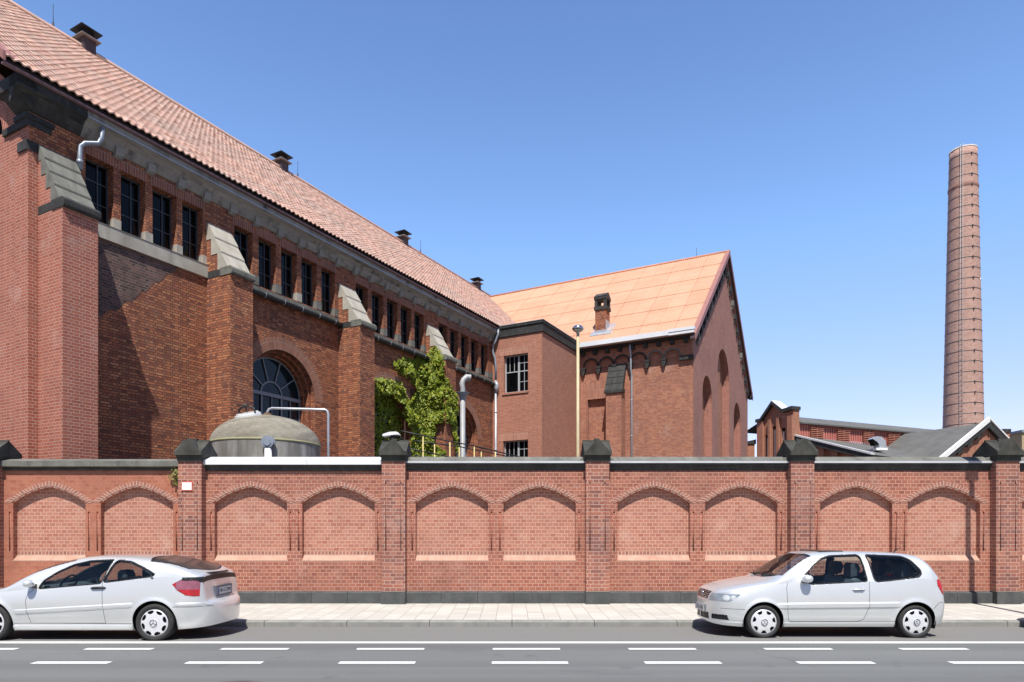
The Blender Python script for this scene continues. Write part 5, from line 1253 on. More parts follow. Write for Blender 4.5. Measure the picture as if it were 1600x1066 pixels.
class Car:
    def __init__(s, name, label, cat, loc, spec):
        s.e = thing(name, label, cat, loc); s.sp = spec; q = spec
        s.T, s.B, s.SH, s.C = smooth_curve(q['T']), smooth_curve(q['B']), smooth_curve(q['SH']), smooth_curve(q['C'])
        s.L, s.W = q['L'], q['W']
    def P(s, x):
        q = s.sp; x = np.asarray(x, float)
        f = np.clip(1 - x / q['fr'][0], 0, 1); r = np.clip(1 - (s.L - x) / q['rr'][0], 0, 1)
        return s.W * (1 - f ** q['fr'][1]) ** (1 / q['fr'][1]) * (1 - r ** q['rr'][1]) ** (1 / q['rr'][1])
    def ysurf(s, x, z):
        """half width of the body at (x, z)"""
        x = np.asarray(x, float); z = np.asarray(z, float)
        T, B, SH, C, P = s.T(x), s.B(x), s.SH(x), s.C(x), s.P(x); q = s.sp; zw = np.minimum(q['zw'], SH - .02)
        zw = np.maximum(zw, B + .02)
        lo = np.where(z < zw, 1 - .10 * ((zw - z) / (zw - B)) ** 2.0, 1 - .055 * (np.clip((z - zw) / (SH - zw), 0, 1)) ** 1.8)
        yb = P * .945; H = np.maximum(T - SH, 1e-3); k = np.clip((z - SH) / H, 0, 1); p = 2.3 + 2.9 * C
        up = (yb - .36 * C * (z - SH)) * np.maximum(0, 1 - k ** p) ** (1 / p)
        y = np.where(z <= SH, P * lo, up)
        for (x0, z0, x1, z1, hw, amp, fade) in q['strips']:
            zc = z0 + (z1 - z0) * (x - x0) / (x1 - x0); w = np.clip((hw - np.abs(z - zc)) / (hw * .35), 0, 1)
            w *= np.clip((x - x0) / fade, 0, 1) * np.clip((x1 - x) / fade, 0, 1); y = y + amp * w * w * (3 - 2 * w)
        for (cx, cz, R) in q['arches']:
            d = np.hypot(x - cx, z - cz) - R; y = y + np.where((z < SH) & (d > -.02), .014 * np.exp(-(d / .045) ** 2), 0)
        return y
    def grid(s):
        q = s.sp; L = s.L
        n = q['nx']; t = np.linspace(0, 1, n); xs = L * t
        k1 = np.linspace(0, 1, 46)[1:-1] ** 2.4 * .16; k2 = L - np.linspace(0, 1, 46)[1:-1] ** 2.4 * .16
        xs = np.unique(np.round(np.concatenate([xs[(xs > .16) & (xs < L - .16)], [.0008], k1, k2, [L - .0008]]), 5))
        n1, n2 = q['n1'], q['n2']
        B, SH, T, C = s.B(xs), s.SH(xs), s.T(xs), s.C(xs)
        lo = np.linspace(0, 1, n1)[None, :]; zl = B[:, None] + (SH - B)[:, None] * lo
        p = (2.3 + 2.9 * C)[:, None]; na = int(n2 * .58); nb = n2 - na
        qa = np.repeat((np.linspace(0, .93, na + 1)[1:])[None, :], len(xs), 0); ya = (1 - qa ** p) ** (1 / p)
        y93 = (1 - .93 ** p) ** (1 / p); yb_ = y93 * np.linspace(1, 0, nb + 1)[1:][None, :]; qb = (1 - yb_ ** p) ** (1 / p)
        qq = np.concatenate([qa, qb], 1); yf = np.concatenate([ya, yb_], 1)
        zu = np.minimum(SH[:, None] + (T - SH)[:, None] * qq, T[:, None])
        z = np.concatenate([zl, zu], 1); X = np.repeat(xs[:, None], z.shape[1], 1)
        y = s.ysurf(X, z)
        # upper part: widths straight from the angle keeps the roof rows evenly spread
        yb = s.P(xs)[:, None] * .945
        y[:, n1:] = np.maximum(0, (yb - .36 * C[:, None] * (zu - SH[:, None])) * yf)
        y[:, -1] = 0
        # slide vertices that lie next to an outline onto it, so edges of glass, lamps and arches run clean
        for kind, dat, ymin in q['snap']:
            sdf = (lambda a, b: poly_sd(a, b, dat)) if kind == 'p' else (lambda a, b: poly_sd(a, b, dat[0]) - dat[1]) if kind == 'o' else (lambda a, b: np.hypot(a - dat[0], b - dat[1]) - dat[2])
            d0 = sdf(X, z); m_ = (np.abs(d0) < .0062) & (y > ymin); m_[:, -2:] = False; m_[0] = False; m_[-1] = False
            e = 1e-4; xm, zm, dm = X[m_], z[m_], d0[m_]
            gx, gz_ = (sdf(xm + e, zm) - dm) / e, (sdf(xm, zm + e) - dm) / e; gl = np.maximum(.3, np.hypot(gx, gz_))
            X[m_] = xm - dm * gx / gl; z[m_] = np.minimum(zm - dm * gz_ / gl, s.T(X[m_]) - .001); y[m_] = s.ysurf(X[m_], z[m_])
        near = np.stack([X, -y, z], 2); far = np.stack([X, y, z], 2)[:, ::-1][:, 1:]
        V = np.concatenate([near, far], 1)
        return V
    def make(s):
        V = s.grid(); ns, nr, _ = V.shape; s.V = V
        c = (V[:-1, :-1] + V[1:, :-1] + V[1:, 1:] + V[:-1, 1:]) / 4; s.c = c
        lab = np.full(c.shape[:2], 'body', dtype=object)
        idx = np.arange(ns * nr).reshape(ns, nr)
        s.F = np.stack([idx[:-1, :-1], idx[1:, :-1], idx[1:, 1:], idx[:-1, 1:]], 2)
        d1 = V[1:, :-1] - V[:-1, :-1]; d2 = V[:-1, 1:] - V[:-1, :-1]; nn = np.cross(d1, d2); nn /= np.maximum(1e-12, np.linalg.norm(nn, axis=2, keepdims=True)); s.n = nn
        return lab, c[..., 0], c[..., 1], c[..., 2]
    def part(s, name, mask, mat, parent=None, off=0.0, smooth=True):
        f = s.F[mask]
        if len(f) == 0: return None
        u, inv = np.unique(f, return_inverse=True); vv = s.V.reshape(-1, 3)[u].copy()
        if off:
            acc = np.zeros_like(vv); inv2 = inv.reshape(f.shape); nm = s.n[mask]
            for k in range(4): np.add.at(acc, inv2[:, k], nm)
            acc /= np.maximum(1e-9, np.linalg.norm(acc, axis=1, keepdims=True)); vv += acc * off
        me = bpy.data.meshes.new(name); F = inv.reshape(f.shape).astype(np.int32)
        me.vertices.add(len(vv)); me.vertices.foreach_set('co', vv.ravel()); me.loops.add(F.size); me.loops.foreach_set('vertex_index', F.ravel())
        me.polygons.add(len(F)); me.polygons.foreach_set('loop_start', np.arange(0, F.size, 4, dtype=np.int32)); me.polygons.foreach_set('loop_total', np.full(len(F), 4, dtype=np.int32))
        me.update(); me.polygons.foreach_set('use_smooth', np.full(len(F), smooth)); me.materials.append(mat); me.validate(); me.update()
        o = bpy.data.objects.new(name, me); COL.objects.link(o); o.parent = parent or s.e
        return o
    def seam(s, paths, parent=None, w=.006, name='panel_gap', mat=None, lift=.0012):
        mb = MB()
        for sd in (-1, 1):
            for path in paths:
                P_ = []
                for (x0, z0), (x1, z1) in zip(path[:-1], path[1:]):
                    n = max(2, int(math.hypot(x1 - x0, z1 - z0) / .03))
                    P_ += [(x0 + (x1 - x0) * i / n, z0 + (z1 - z0) * i / n) for i in range(n)]
                P_.append(path[-1])
                for (x0, z0), (x1, z1) in zip(P_[:-1], P_[1:]):
                    l = math.hypot(x1 - x0, z1 - z0); nx_, nz_ = -(z1 - z0) / l * w / 2, (x1 - x0) / l * w / 2
                    q = [(x0 + nx_, z0 + nz_), (x1 + nx_, z1 + nz_), (x1 - nx_, z1 - nz_), (x0 - nx_, z0 - nz_)]
                    mb.face([(a, sd * (float(s.ysurf(a, b)) + lift), b) for a, b in q], 0, [(0, 0)] * 4)
        return mb.build(name, mat or M['seam'], parent or s.e, merge=False)
    def end_caps(s, mat):
        for nm, row in (('nose_panel', s.V[0]), ('tail_skin', s.V[-1])):
            mb = MB(); n = len(row)
            for j in range(n // 2):
                q = [tuple(row[j]), tuple(row[j + 1]), tuple(row[n - 2 - j]), tuple(row[n - 1 - j])]
                mb.face(q, 0, [(0, 0)] * 4, True)
            mb.build(nm, mat, s.e)
    def underbody(s):
        mb = MB(); xs = np.linspace(.02, s.L - .02, 90); prev = None
        for x in xs:
            h = float(s.ysurf(x, float(s.B(x)) + .004)) - .004
            if any(abs(x - a[0]) < a[2] + .02 for a in s.sp['arches']): h = min(h, s.W - .36)
            z = float(s.B(x)) + .012
            if prev: mb.face([(prev[0], -prev[1], prev[2]), (x, -h, z), (x, h, z), (prev[0], prev[1], prev[2])], 0, [(0, 0)] * 4)
            prev = (x, h, z)
        mb.build('underbody', M['trim'], s.e)
    def wheels(s, cfg):
        r, wd, rc, holes, star = cfg['r'], cfg['w'], cfg['rc'], cfg['holes'], cfg['emblem']
        proto = None
        for cx in s.sp['wx']:
            for sd in (-1, 1):
                yo = sd * (s.W - cfg['inset'])
                if proto is None:
                    w_ = bpy.data.objects.new('wheel', None); COL.objects.link(w_); w_.parent = s.e
                    mb = MB()
                    pr = [(rc * .96, .02), (rc * 1.02, -.004), (r * .86, -.018), (r * .95, -.008), (r * .985, .012), (r, .03), (r, wd - .03), (r * .97, wd - .008), (rc, wd)]
                    N_ = 56
                    for i in range(len(pr) - 1):
                        (r0, y0), (r1, y1) = pr[i], pr[i + 1]
                        for k in range(N_):
                            a0, a1 = 2 * PI * k / N_, 2 * PI * (k + 1) / N_
                            mb.face([(r0 * math.cos(a0), y0, r0 * math.sin(a0)), (r0 * math.cos(a1), y0, r0 * math.sin(a1)), (r1 * math.cos(a1), y1, r1 * math.sin(a1)), (r1 * math.cos(a0), y1, r1 * math.sin(a0))], 0, [(0, 0)] * 4, True)
                    t_ = mb.build('tyre', M['rubber'], w_)
                    mb = MB(); NR, NA = 26, 168
                    hp = lambda q: -.004 - .022 * (1 - q ** 2) + (.008 if q > .93 else 0) - (.006 if q < .27 else 0)
                    for i in range(NR):
                        q0, q1 = i / NR, (i + 1) / NR; qm = (q0 + q1) / 2
                        for k in range(NA):
                            a0, a1 = 2 * PI * k / NA, 2 * PI * (k + 1) / NA; am = (a0 + a1) / 2 + cfg['rot']
                            ph = (am / (2 * PI) * holes) % 1 - .5; hwid = cfg['hw'](qm)
                            if hwid > 0 and abs(ph) < hwid: continue
                            V_ = [(rc * q * math.cos(a), hp(q), rc * q * math.sin(a)) for q, a in ((q0, a0), (q0, a1), (q1, a1), (q1, a0))]
                            if i == 0: V_ = [V_[0], V_[2], V_[3]]
                            mb.face(V_, 0, [(0, 0)] * len(V_), True)
                    h_ = mb.build('hubcap', M['hubcap'], w_)
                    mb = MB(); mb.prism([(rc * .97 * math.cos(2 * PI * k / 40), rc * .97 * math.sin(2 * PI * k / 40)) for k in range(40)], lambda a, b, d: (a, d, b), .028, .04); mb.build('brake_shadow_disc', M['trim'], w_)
                    mb = MB(); er = rc * cfg['er']; yy = hp(0) - .004
                    ringp = [(er * math.cos(2 * PI * k / 28), yy, er * math.sin(2 * PI * k / 28)) for k in range(29)]; mb.tube(ringp, er * .09, 6, caps=False)
                    for path in star: mb.tube([(er * a, yy, er * b) for a, b in path], er * .09, 6)
                    mb.build('emblem', plain_mat('emblem_grey', (.22, .23, .25), .3, .6, .05, 5) if 'emb' not in M else M['emb'], w_); M['emb'] = bpy.data.materials['emblem_grey']
                    proto = w_; o = w_
                else:
                    o = proto.copy(); COL.objects.link(o); o.parent = s.e
                    for ch in proto.children:
                        d = ch.copy(); COL.objects.link(d); d.parent = o
                o.location = (cx, yo, s.sp['wz']); o.rotation_euler = (0, 0, 0 if sd < 0 else PI)
        # wheel wells
        for cx in s.sp['wx']:
            for sd in (-1, 1):
                R = [a for a in s.sp['arches'] if a[0] == cx][0][2] + .012; mb = MB(); n = 24; y0, y1 = sd * (s.W - .03), sd * (s.W - .36)
                for k in range(n):
                    a0, a1 = -.35 + (PI + .7) * k / n, -.35 + (PI + .7) * (k + 1) / n
                    q = [(cx + R * math.cos(a), y, s.sp['wz'] + R * math.sin(a)) for a, y in ((a0, y0), (a1, y0), (a1, y1), (a0, y1))]; mb.face(q, 0, [(0, 0)] * 4)
                mb.face([(cx + R * math.cos(-.35 + (PI + .7) * k / n), y1, s.sp['wz'] + R * math.sin(-.35 + (PI + .7) * k / n)) for k in range(n + 1)], 0)
                mb.build('wheel_well', M['trim'], s.e)
    def seat(s, x, y, z, bench=None):
        mb = MB(); hw = bench or .23
        X = lambda a, b, d: (x + a, y + d, z + b)
        pr = [(.0, 0), (.0, .14), (.06, .17), (.45, .12), (.62, .62), (.68, .64), (.74, .60), (.60, .05), (.50, 0)]
        mb.prism(pr, X, -hw, hw); o = mb.build('seat', M['seat'], s.e)
        for c in ([-.0] if not bench else [-.35, .35]):
            mb = MB(); pr = [(.62, .66), (.62, .84), (.66, .89), (.74, .88), (.78, .80), (.74, .68)]
            mb.prism(pr, lambda a, b, d: (x + a, y + c + d, z + b), -.12, .12); mb.tube([(x + .68, y + c - .05, z + .58), (x + .70, y + c - .05, z + .70)], .012, 6); mb.tube([(x + .68, y + c + .05, z + .58), (x + .70, y + c + .05, z + .70)], .012, 6)
            mb.build('headrest', M['cabin'], o)
        return o
    def mirror(s, x, z, ln, ht, parent=None):
        for sd in (-1, 1):
            mb = MB(); y0 = float(s.ysurf(x + .05, z - .03)); n, m_ = 14, 12
            for i in range(n):
                for j in range(m_):
                    def pt(i, j):
                        u = i / n * PI; a = 2 * PI * j / m_
                        ex = 2.6; rr = max(0., math.sin(u)) ** (2 / ex)
                        return (x + ln * .45 * rr * (abs(math.cos(a)) ** .8 * (1 if math.cos(a) > 0 else -1)) * .55, sd * (y0 + .09 - .09 * math.cos(u) + .01), z + ht / 2 * rr * (abs(math.sin(a)) ** .8 * (1 if math.sin(a) > 0 else -1)))
                    mb.face([pt(i, j), pt(i, j + 1), pt(i + 1, j + 1), pt(i + 1, j)], 0, [(0, 0)] * 4, True)
            o = mb.build('mirror', s.sp['paint'], parent or s.e)
            mb = MB(); mb.prism([(x - .03, z - ht * .55), (x + .06, z - ht * .55), (x + .05, z - ht * .1), (x - .01, z - ht * .1)], lambda a, b, d: (a, sd * d, b), y0 - .05, y0 + .06); mb.build('mirror_foot', M['trim'], o)
    def handle(s, x0, x1, z, parents, mat):
        for sd, par in zip((-1, 1), parents):
            y = float(s.ysurf((x0 + x1) / 2, z)); mb = MB()
            mb.tube([(x0, sd * (y + .002), z), (x0 + .025, sd * (y + .022), z + .003), (x1 - .03, sd * (y + .024), z + .008), (x1, sd * (y + .004), z + .006)], [.012, .014, .014, .012], 8); mb.build('door_handle', mat, par)
            mb = MB(); mb.prism([(x0 + .02, z - .022), (x1 - .03, z - .018), (x1 - .03, z + .026), (x0 + .02, z + .02)], lambda a, b, d: (a, sd * d, b), y - .004, y + .003); mb.build('handle_recess', M['trim'], par)
def plate(parent, ctr, nrm_x, w, h, text, tilt=0):
    """a number plate facing along x; text laid out with strokes"""
    x, y, z = ctr; t = .006 * nrm_x
    mb = MB(); mb.box(min(x, x + t), max(x, x + t), y - w / 2, y + w / 2, z - h / 2, z + h / 2); o = mb.build('number_plate', M['plate_white'], parent)
    mb = MB(); sy = -1 if nrm_x > 0 else 1
    e = y + sy * 0 ; b0 = y - nrm_x * (-w / 2) if False else None
    # reading direction: seen from outside, left is +y for a plate facing -x (front) and -y for one facing +x (rear)
    lft = w / 2 if nrm_x < 0 else -w / 2; dr = -1 if nrm_x < 0 else 1
    y0, y1 = sorted((y + lft, y + lft + dr * .045)); mb.box(min(x + t, x + t * 1.3), max(x + t, x + t * 1.3), y0, y1, z - h / 2, z + h / 2); mb.build('euro_band', M['plate_blue'], o)
    cu = bpy.data.curves.new('plate_text', 'FONT'); cu.body = text; cu.size = h * .82; cu.align_x = 'CENTER'; cu.align_y = 'CENTER'; cu.extrude = .001
    tmp = bpy.data.objects.new('plate_text', cu); COL.objects.link(tmp); bpy.context.view_layer.update()
    me = bpy.data.meshes.new_from_object(tmp.evaluated_get(bpy.context.evaluated_depsgraph_get())); bpy.data.objects.remove(tmp); bpy.data.curves.remove(cu)
    me.materials.clear(); me.materials.append(M['trim']); to = bpy.data.objects.new('plate_text', me); COL.objects.link(to); to.parent = o
    to.location = (x + t * 1.2, y + dr * .02, z); to.rotation_euler = (PI / 2, 0, -PI / 2 if nrm_x < 0 else PI / 2)
    return o

# ---- the silver hatchback on the right
q = dict(L=3.79, W=.775, zw=.56, nx=470, n1=92, n2=100, paint=M['silver'], fr=(.62, 2.5), rr=(.24, 3.6), wx=(.80, 3.225), wz=.262,
  T=[(0, .56), (.02, .615), (.06, .68), (.115, .735), (.21, .785), (.56, .872), (.87, .925), (.98, .945), (1.12, 1.035), (1.35, 1.19), (1.58, 1.325), (1.72, 1.362), (1.95, 1.378), (2.2, 1.384), (2.8, 1.372), (3.2, 1.35), (3.40, 1.318), (3.50, 1.25), (3.60, 1.11), (3.67, .97), (3.71, .80), (3.725, .68), (3.755, .60), (3.79, .53)],
  B=[(0, .235), (.04, .215), (.10, .20), (.3, .185), (.6, .175), (3.2, .175), (3.5, .205), (3.68, .235), (3.79, .27)],
  SH=[(0, .53), (.02, .575), (.06, .63), (.115, .68), (.21, .715), (.5, .775), (.85, .835), (1.2, .885), (1.6, .895), (2.4, .905), (3.0, .93), (3.35, .955), (3.5, .94), (3.6, .87), (3.68, .78), (3.725, .64), (3.755, .565), (3.79, .50)],
  C=[(0, 0), (.95, 0), (1.5, .95), (1.7, 1), (3.35, 1), (3.55, .75), (3.68, .5), (3.79, .3)],
  strips=[(.98, .515, 3.02, .535, .048, .016, .1), (.1, .21, 3.4, .21, .045, .008, .2)], arches=[(.80, .262, .322), (3.225, .262, .322)])
hb = Car('silver_hatchback', 'silver three door hatchback parked at the kerb facing left', 'car', (3.22, 10.72 + .775 - .005, -.012), q)
FW = [(1.50, .93), (1.49, 1.0), (1.676, 1.17), (1.815, 1.262), (1.965, 1.302), (2.405, 1.318), (2.435, 1.29), (2.465, .915), (1.56, .868)]
RW = [(2.545, 1.315), (3.12, 1.292), (3.22, 1.24), (3.335, 1.085), (3.34, 1.03), (3.295, .985), (2.72, .918), (2.60, .910)]
TLP = [(3.555, .935), (3.72, .94), (3.80, .80), (3.80, .68), (3.70, .67), (3.645, .72), (3.59, .83)]
FW, RW = rounded(FW), rounded(RW, .05)
q['snap'] = [('p', TLP, .45), ('o', (FW, .019), .4), ('o', (RW, .022), .4), ('p', FW, .4), ('p', RW, .4)] + [('c', a_, .3) for a_ in q['arches']]
lab, X, Y, Z = hb.make(); AY = np.abs(Y)
sd1, sd2 = poly_sd(X, Z, FW), poly_sd(X, Z, RW); side = AY > .40
door = [(1.17, .86), (1.30, .905), (1.46, 1.02), (1.66, 1.21), (1.82, 1.30), (1.96, 1.335), (2.43, 1.35), (2.485, 1.29), (2.50, .9), (2.475, .5), (2.40, .30), (2.30, .262), (1.23, .262), (1.19, .35)]
sdd = poly_sd(X, Z, door)
lab[(sdd < 0) & side & (Z < hb.T(X) - .012)] = 'door'
wsb = .985 + .20 * (AY / .7) ** 2; wst = 1.585 + .10 * (AY / .6) ** 2
yb = hb.P(X) * .945 - .36 * hb.C(X) * np.maximum(0, Z - hb.SH(X)); frac = AY / np.maximum(yb, .01)
ws = (X > wsb) & (X < wst) & (Z > hb.SH(X) + .03) & (AY < .665 - .16 * (X - 1.0) / .6)
lab[(X < wsb) & (X > .13) & (Z > hb.SH(X) - .01)] = 'bonnet'
lab[(X < 1.0) & (X > .13) & (Z > hb.SH(X) - .01) & (AY > .9 * hb.P(X) * .97)] = 'body'
lab[ws] = 'windscreen'
lab[(X > wsb - .012) & (X < wst + .012) & (Z > hb.SH(X) + .02) & (AY < .68 - .16 * (X - 1.0) / .6) & ~ws] = 'trim'
lab[(sd1 < .019) & side] = 'trim'; lab[(sd2 < .022) & side] = 'trim'
lab[(sd1 < 0) & side] = 'fwin'; lab[(sd2 < 0) & side] = 'rwin'
# hatch window at the back
hw_ = (X > 3.42) & (X < 3.655) & (AY < .50) & (Z > .93); lab[hw_] = 'hwin'
fb = (X < .46) & (Z < .50); lab[fb & (lab == 'body')] = 'front_bumper'
rbm = (X > 3.46) & (Z < .575); lab[rbm & (lab == 'body')] = 'rear_bumper'
hl = (X < .43) & (AY > .37) & (Z > .575) & (Z < np.where(AY < .55, .70, .70)) & (X < .16 + (Z - .5) * 1.35 + .02); lab[hl] = 'headlamp'
for cx_, cz_, r_ in ((.235, .638, .046), (.335, .642, .036)): lab[hl & (np.hypot(X - cx_, Z - cz_) < r_)] = 'reflector'
gr = (X < .2) & (AY < .33) & (Z > .595) & (Z < .715); lab[gr] = 'grille'
lab[(X < .2) & (AY < .35) & (Z > .265) & (Z < .37)] = 'intake'; lab[(X < .4) & (AY > .42) & (AY < .66) & (Z > .275) & (Z < .36) & (X < .36)] = 'intake'
tl_ = (X > 3.585) & (AY > .45) & (poly_sd(X, Z, TLP) < 0); lab[tl_] = 'tail'
for cx, cz, R in q['arches']: lab[(np.hypot(X - cx, Z - cz) < R) & (AY > .3)] = 'cut'
near, far = Y < 0, Y >= 0
hb.part('body', lab == 'body', M['silver']); hb.part('bonnet', lab == 'bonnet', M['silver']); hb.part('front_bumper', lab == 'front_bumper', M['silver']); hb.part('rear_bumper', lab == 'rear_bumper', M['silver'])
hb.part('window_rubber', lab == 'trim', M['trim'])
doors = [hb.part('door', (lab == 'door') & m_, M['silver']) for m_ in (near, far)]
for m_, d_ in zip((near, far), doors): hb.part('window', (lab == 'fwin') & m_, M['car_glass'], d_, -.006); hb.part('side_window', (lab == 'rwin') & m_, M['car_glass'], None, -.006)
hb.part('windscreen', lab == 'windscreen', M['car_glass'], None, -.004); hb.part('rear_window', lab == 'hwin', M['car_glass_dark'], None, -.004)
for m_ in (near, far):
    h_ = hb.part('headlight', (lab == 'headlamp') & m_, M['clear_lamp'], None, .002); hb.part('reflector', (lab == 'reflector') & m_, M['indicator'], h_, .002); hb.part('tail_lamp', (lab == 'tail') & m_, M['red_lamp'], None, .004)
gri = hb.part('grille', lab == 'grille', M['trim'], None, -.006); [hb.part('air_intake', (lab == 'intake') & m_, M['trim'], None, -.01) for m_ in (AY < .39, (AY >= .39) & near, (AY >= .39) & far)]
away = np.all([np.hypot(X - a_[0], Z - a_[1]) > a_[2] + .06 for a_ in q['arches']], axis=0)
cabin = away & (X > 1.0) & (X < 3.5) & (Z > .3) & np.isin(lab, ['body', 'door', 'trim']); hb.part('cabin_lining', cabin, M['cabin'], None, -.03)
# grille bars and emblem (real bars that follow the nose)
mb = MB()
for z in (.615, .642, .669, .696):
    path = []
    for k in range(21):
        y = -.33 + .66 * k / 20
        xx = next((x_ for x_ in np.linspace(0, .3, 240) if float(hb.ysurf(x_, z)) >= abs(y) and float(hb.T(x_)) > z), .2); path.append((xx - .002, y, z))
    mb.tube(path, .0065, 6)
mb.build('grille_bar', M['chrome'], gri)
xg = next(x_ for x_ in np.linspace(0, .3, 300) if float(hb.T(x_)) > .66)
mb = MB(); rr = .055; mb.tube([(xg - .012, rr * math.cos(2 * PI * k / 24), .657 + rr * math.sin(2 * PI * k / 24)) for k in range(25)], .007, 6, caps=False)
for path in ([(-.5, .80), (0, .12), (.5, .80)], [(-.85, .35), (-.42, -.80), (0, .05), (.42, -.80), (.85, .35)]): mb.tube([(xg - .012, rr * a, .657 + rr * b) for a, b in path], .007, 6)
mb.build('emblem', M['chrome'], gri)
plate(hb.e, (-.008, 0, .425), -1, .50, .11, 'D A 3142')
hb.seam([[(1.19, .885), (1.17, .80), (1.175, .5), (1.20, .30), (1.23, .262), (2.30, .262), (2.40, .30), (2.475, .5), (2.497, .9)], [(.16, .463), (.3, .463), (.50, .462)], [(3.50, .47), (3.6, .575), (3.73, .57)], [(1.23, .258), (2.9, .258)]])
hb.handle(2.22, 2.41, .775, doors, M['hubcap']); hb.mirror(1.47, .955, .34, .125)
hb.underbody(); hb.end_caps(M['silver'])
mb = MB(); mb.prism([(1.02, .55), (1.02, .93), (1.30, .96), (1.55, .86), (1.55, .55)], lambda a, b, d: (a, d, b), -.62, .62); mb.build('dashboard', M['cabin'], hb.e)
hb.seat(1.72, -.34, .30); hb.seat(1.78, .34, .30); hb.seat(2.55, 0, .30, .58)
mb = MB(); mb.tube([(1.62 + .05 * math.sin(2 * PI * k / 24), -.34 + .18 * math.cos(2 * PI * k / 24), .86 + .17 * math.sin(2 * PI * k / 24)) for k in range(25)], .014, 6, caps=False); mb.tube([(1.40, -.34, .80), (1.62, -.34, .86)], .03, 6); mb.build('steering_wheel', M['trim'], hb.e)
mb = MB(); mb.prism([(1.35, 1.16), (1.42, 1.26), (1.43, 1.20)], lambda a, b, d: (a, d, b), -.10, .12); mb.build('rear_view_mirror', M['trim'], hb.e)
mb = MB()
for sgn, y0 in ((1, -.15), (1, .35)): mb.tube([(1.02, y0 + .1, .975), (1.08, y0 - .35, .99)], .012, 6)
mb.build('wiper', M['trim'], hb.e)
mb = MB(); mb.tube([(3.30, 0, 1.335), (3.33, 0, 1.38)], .012, 6); mb.tube([(3.32, 0, 1.37), (3.42, 0, 1.43)], .006, 6); mb.build('aerial', M['trim'], hb.e)
mb = MB(); mb.box(1.86, 2.25, -.38, .38, 1.362, 1.389); mb.build('sunroof', M['car_glass_dark'], hb.e)
hwf = lambda lo, hi, w: (lambda qm: w if lo < qm < hi else 0)
hb.wheels(dict(r=.268, w=.165, rc=.205, holes=7, rot=.25, hw=lambda m_: (.20 + .10 * (m_ - .68) / .2) if .66 < m_ < .90 else 0, inset=.012, er=.24, emblem=[[(-.45, .75), (0, .1), (.45, .75)], [(-.8, .3), (-.4, -.75), (0, 0), (.4, -.75), (.8, .3)]]))

# ---- the silver coupe on the left
q = dict(L=4.22, W=.81, zw=.58, nx=520, n1=96, n2=104, paint=M['silver2'], fr=(.8, 2.3), rr=(.62, 2.5), wx=(.785, 3.33), wz=.288,
  T=[(0, .50), (.03, .58), (.09, .66), (.18, .72), (.35, .765), (.6, .80), (.85, .835), (.95, .88), (1.15, 1.005), (1.44, 1.15), (1.80, 1.262), (2.05, 1.304), (2.35, 1.324), (2.75, 1.318), (3.1, 1.295), (3.35, 1.252), (3.68, 1.165), (3.90, 1.075), (3.985, 1.03), (4.0, .97), (4.03, .80), (4.06, .64), (4.12, .60), (4.18, .565), (4.22, .50)],
  B=[(0, .23), (.05, .21), (.2, .19), (.7, .165), (3.3, .165), (3.8, .185), (4.05, .205), (4.22, .235)],
  SH=[(0, .47), (.03, .54), (.09, .61), (.18, .65), (.35, .69), (.8, .755), (1.3, .80), (1.6, .825), (2.5, .905), (3.1, .975), (3.5, 1.0), (3.8, .985), (3.95, .95), (4.0, .90), (4.03, .75), (4.06, .60), (4.12, .565), (4.22, .46)],
  C=[(0, 0), (.88, 0), (1.5, .9), (1.8, 1), (3.2, 1), (3.7, .55), (3.95, .3), (4.22, .2)],
  strips=[(1.12, .455, 3.02, .565, .036, .014, .08), (.1, .205, 3.6, .205, .05, .012, .2), (3.62, .565, 4.2, .565, .03, .010, .1)], arches=[(.785, .288, .345), (3.33, .288, .345)])
cp_ = Car('silver_coupe', 'silver two door coupe with a sloping tail and black spoiler cut by the left edge', 'car', (-8.88, 10.42 + .81 - .005, -.012), q)
FW = [(1.515, .822), (1.57, .93), (1.75, 1.062), (1.976, 1.178), (2.20, 1.232), (2.58, 1.25), (2.475, .905)]
RW = [(2.645, 1.248), (2.885, 1.222), (3.10, 1.142), (3.30, 1.035), (3.27, 1.012), (2.515, .918)]
tlp = [(3.60, .885), (3.78, .985), (3.90, .955), (3.985, .90), (3.985, .695), (3.90, .695), (3.80, .715), (3.68, .79)]
FW, RW = rounded(FW), rounded(RW, .05)
q['snap'] = [('p', tlp, .45), ('o', (FW, .019), .4), ('o', (RW, .019), .4), ('p', FW, .4), ('p', RW, .4)] + [('c', a_, .3) for a_ in q['arches']]
lab, X, Y, Z = cp_.make(); AY = np.abs(Y)
sd1, sd2 = poly_sd(X, Z, FW), poly_sd(X, Z, RW); side = AY > .42
door = [(1.35, .80), (1.44, .80), (1.50, .93), (1.72, 1.085), (1.96, 1.205), (2.19, 1.262), (2.62, 1.28), (2.505, .90), (2.535, .56), (2.56, .28), (1.40, .28), (1.36, .45), (1.335, .62)]
sdd = poly_sd(X, Z, door); lab[(sdd < 0) & side & (Z < cp_.T(X) - .012)] = 'door'
wsb = .87 + .22 * (AY / .7) ** 2; wst = 1.86 + .12 * (AY / .6) ** 2
ws = (X > wsb) & (X < wst) & (Z > cp_.SH(X) + .03) & (AY < .715 - .15 * (X - .9) / .95)
lab[(X < wsb) & (X > .12) & (Z > cp_.SH(X) - .01)] = 'bonnet'; lab[(X < wsb) & (Z > cp_.SH(X) - .01) & (AY > .9 * cp_.P(X) * .97)] = 'body'
lab[ws] = 'windscreen'
rg = (X > 3.10 + .12 * (AY / .6) ** 2) & (X < 3.90 - .16 * (AY / .6) ** 2) & (AY < .60 - .04 * (X - 3.1)); lab[rg] = 'rglass'
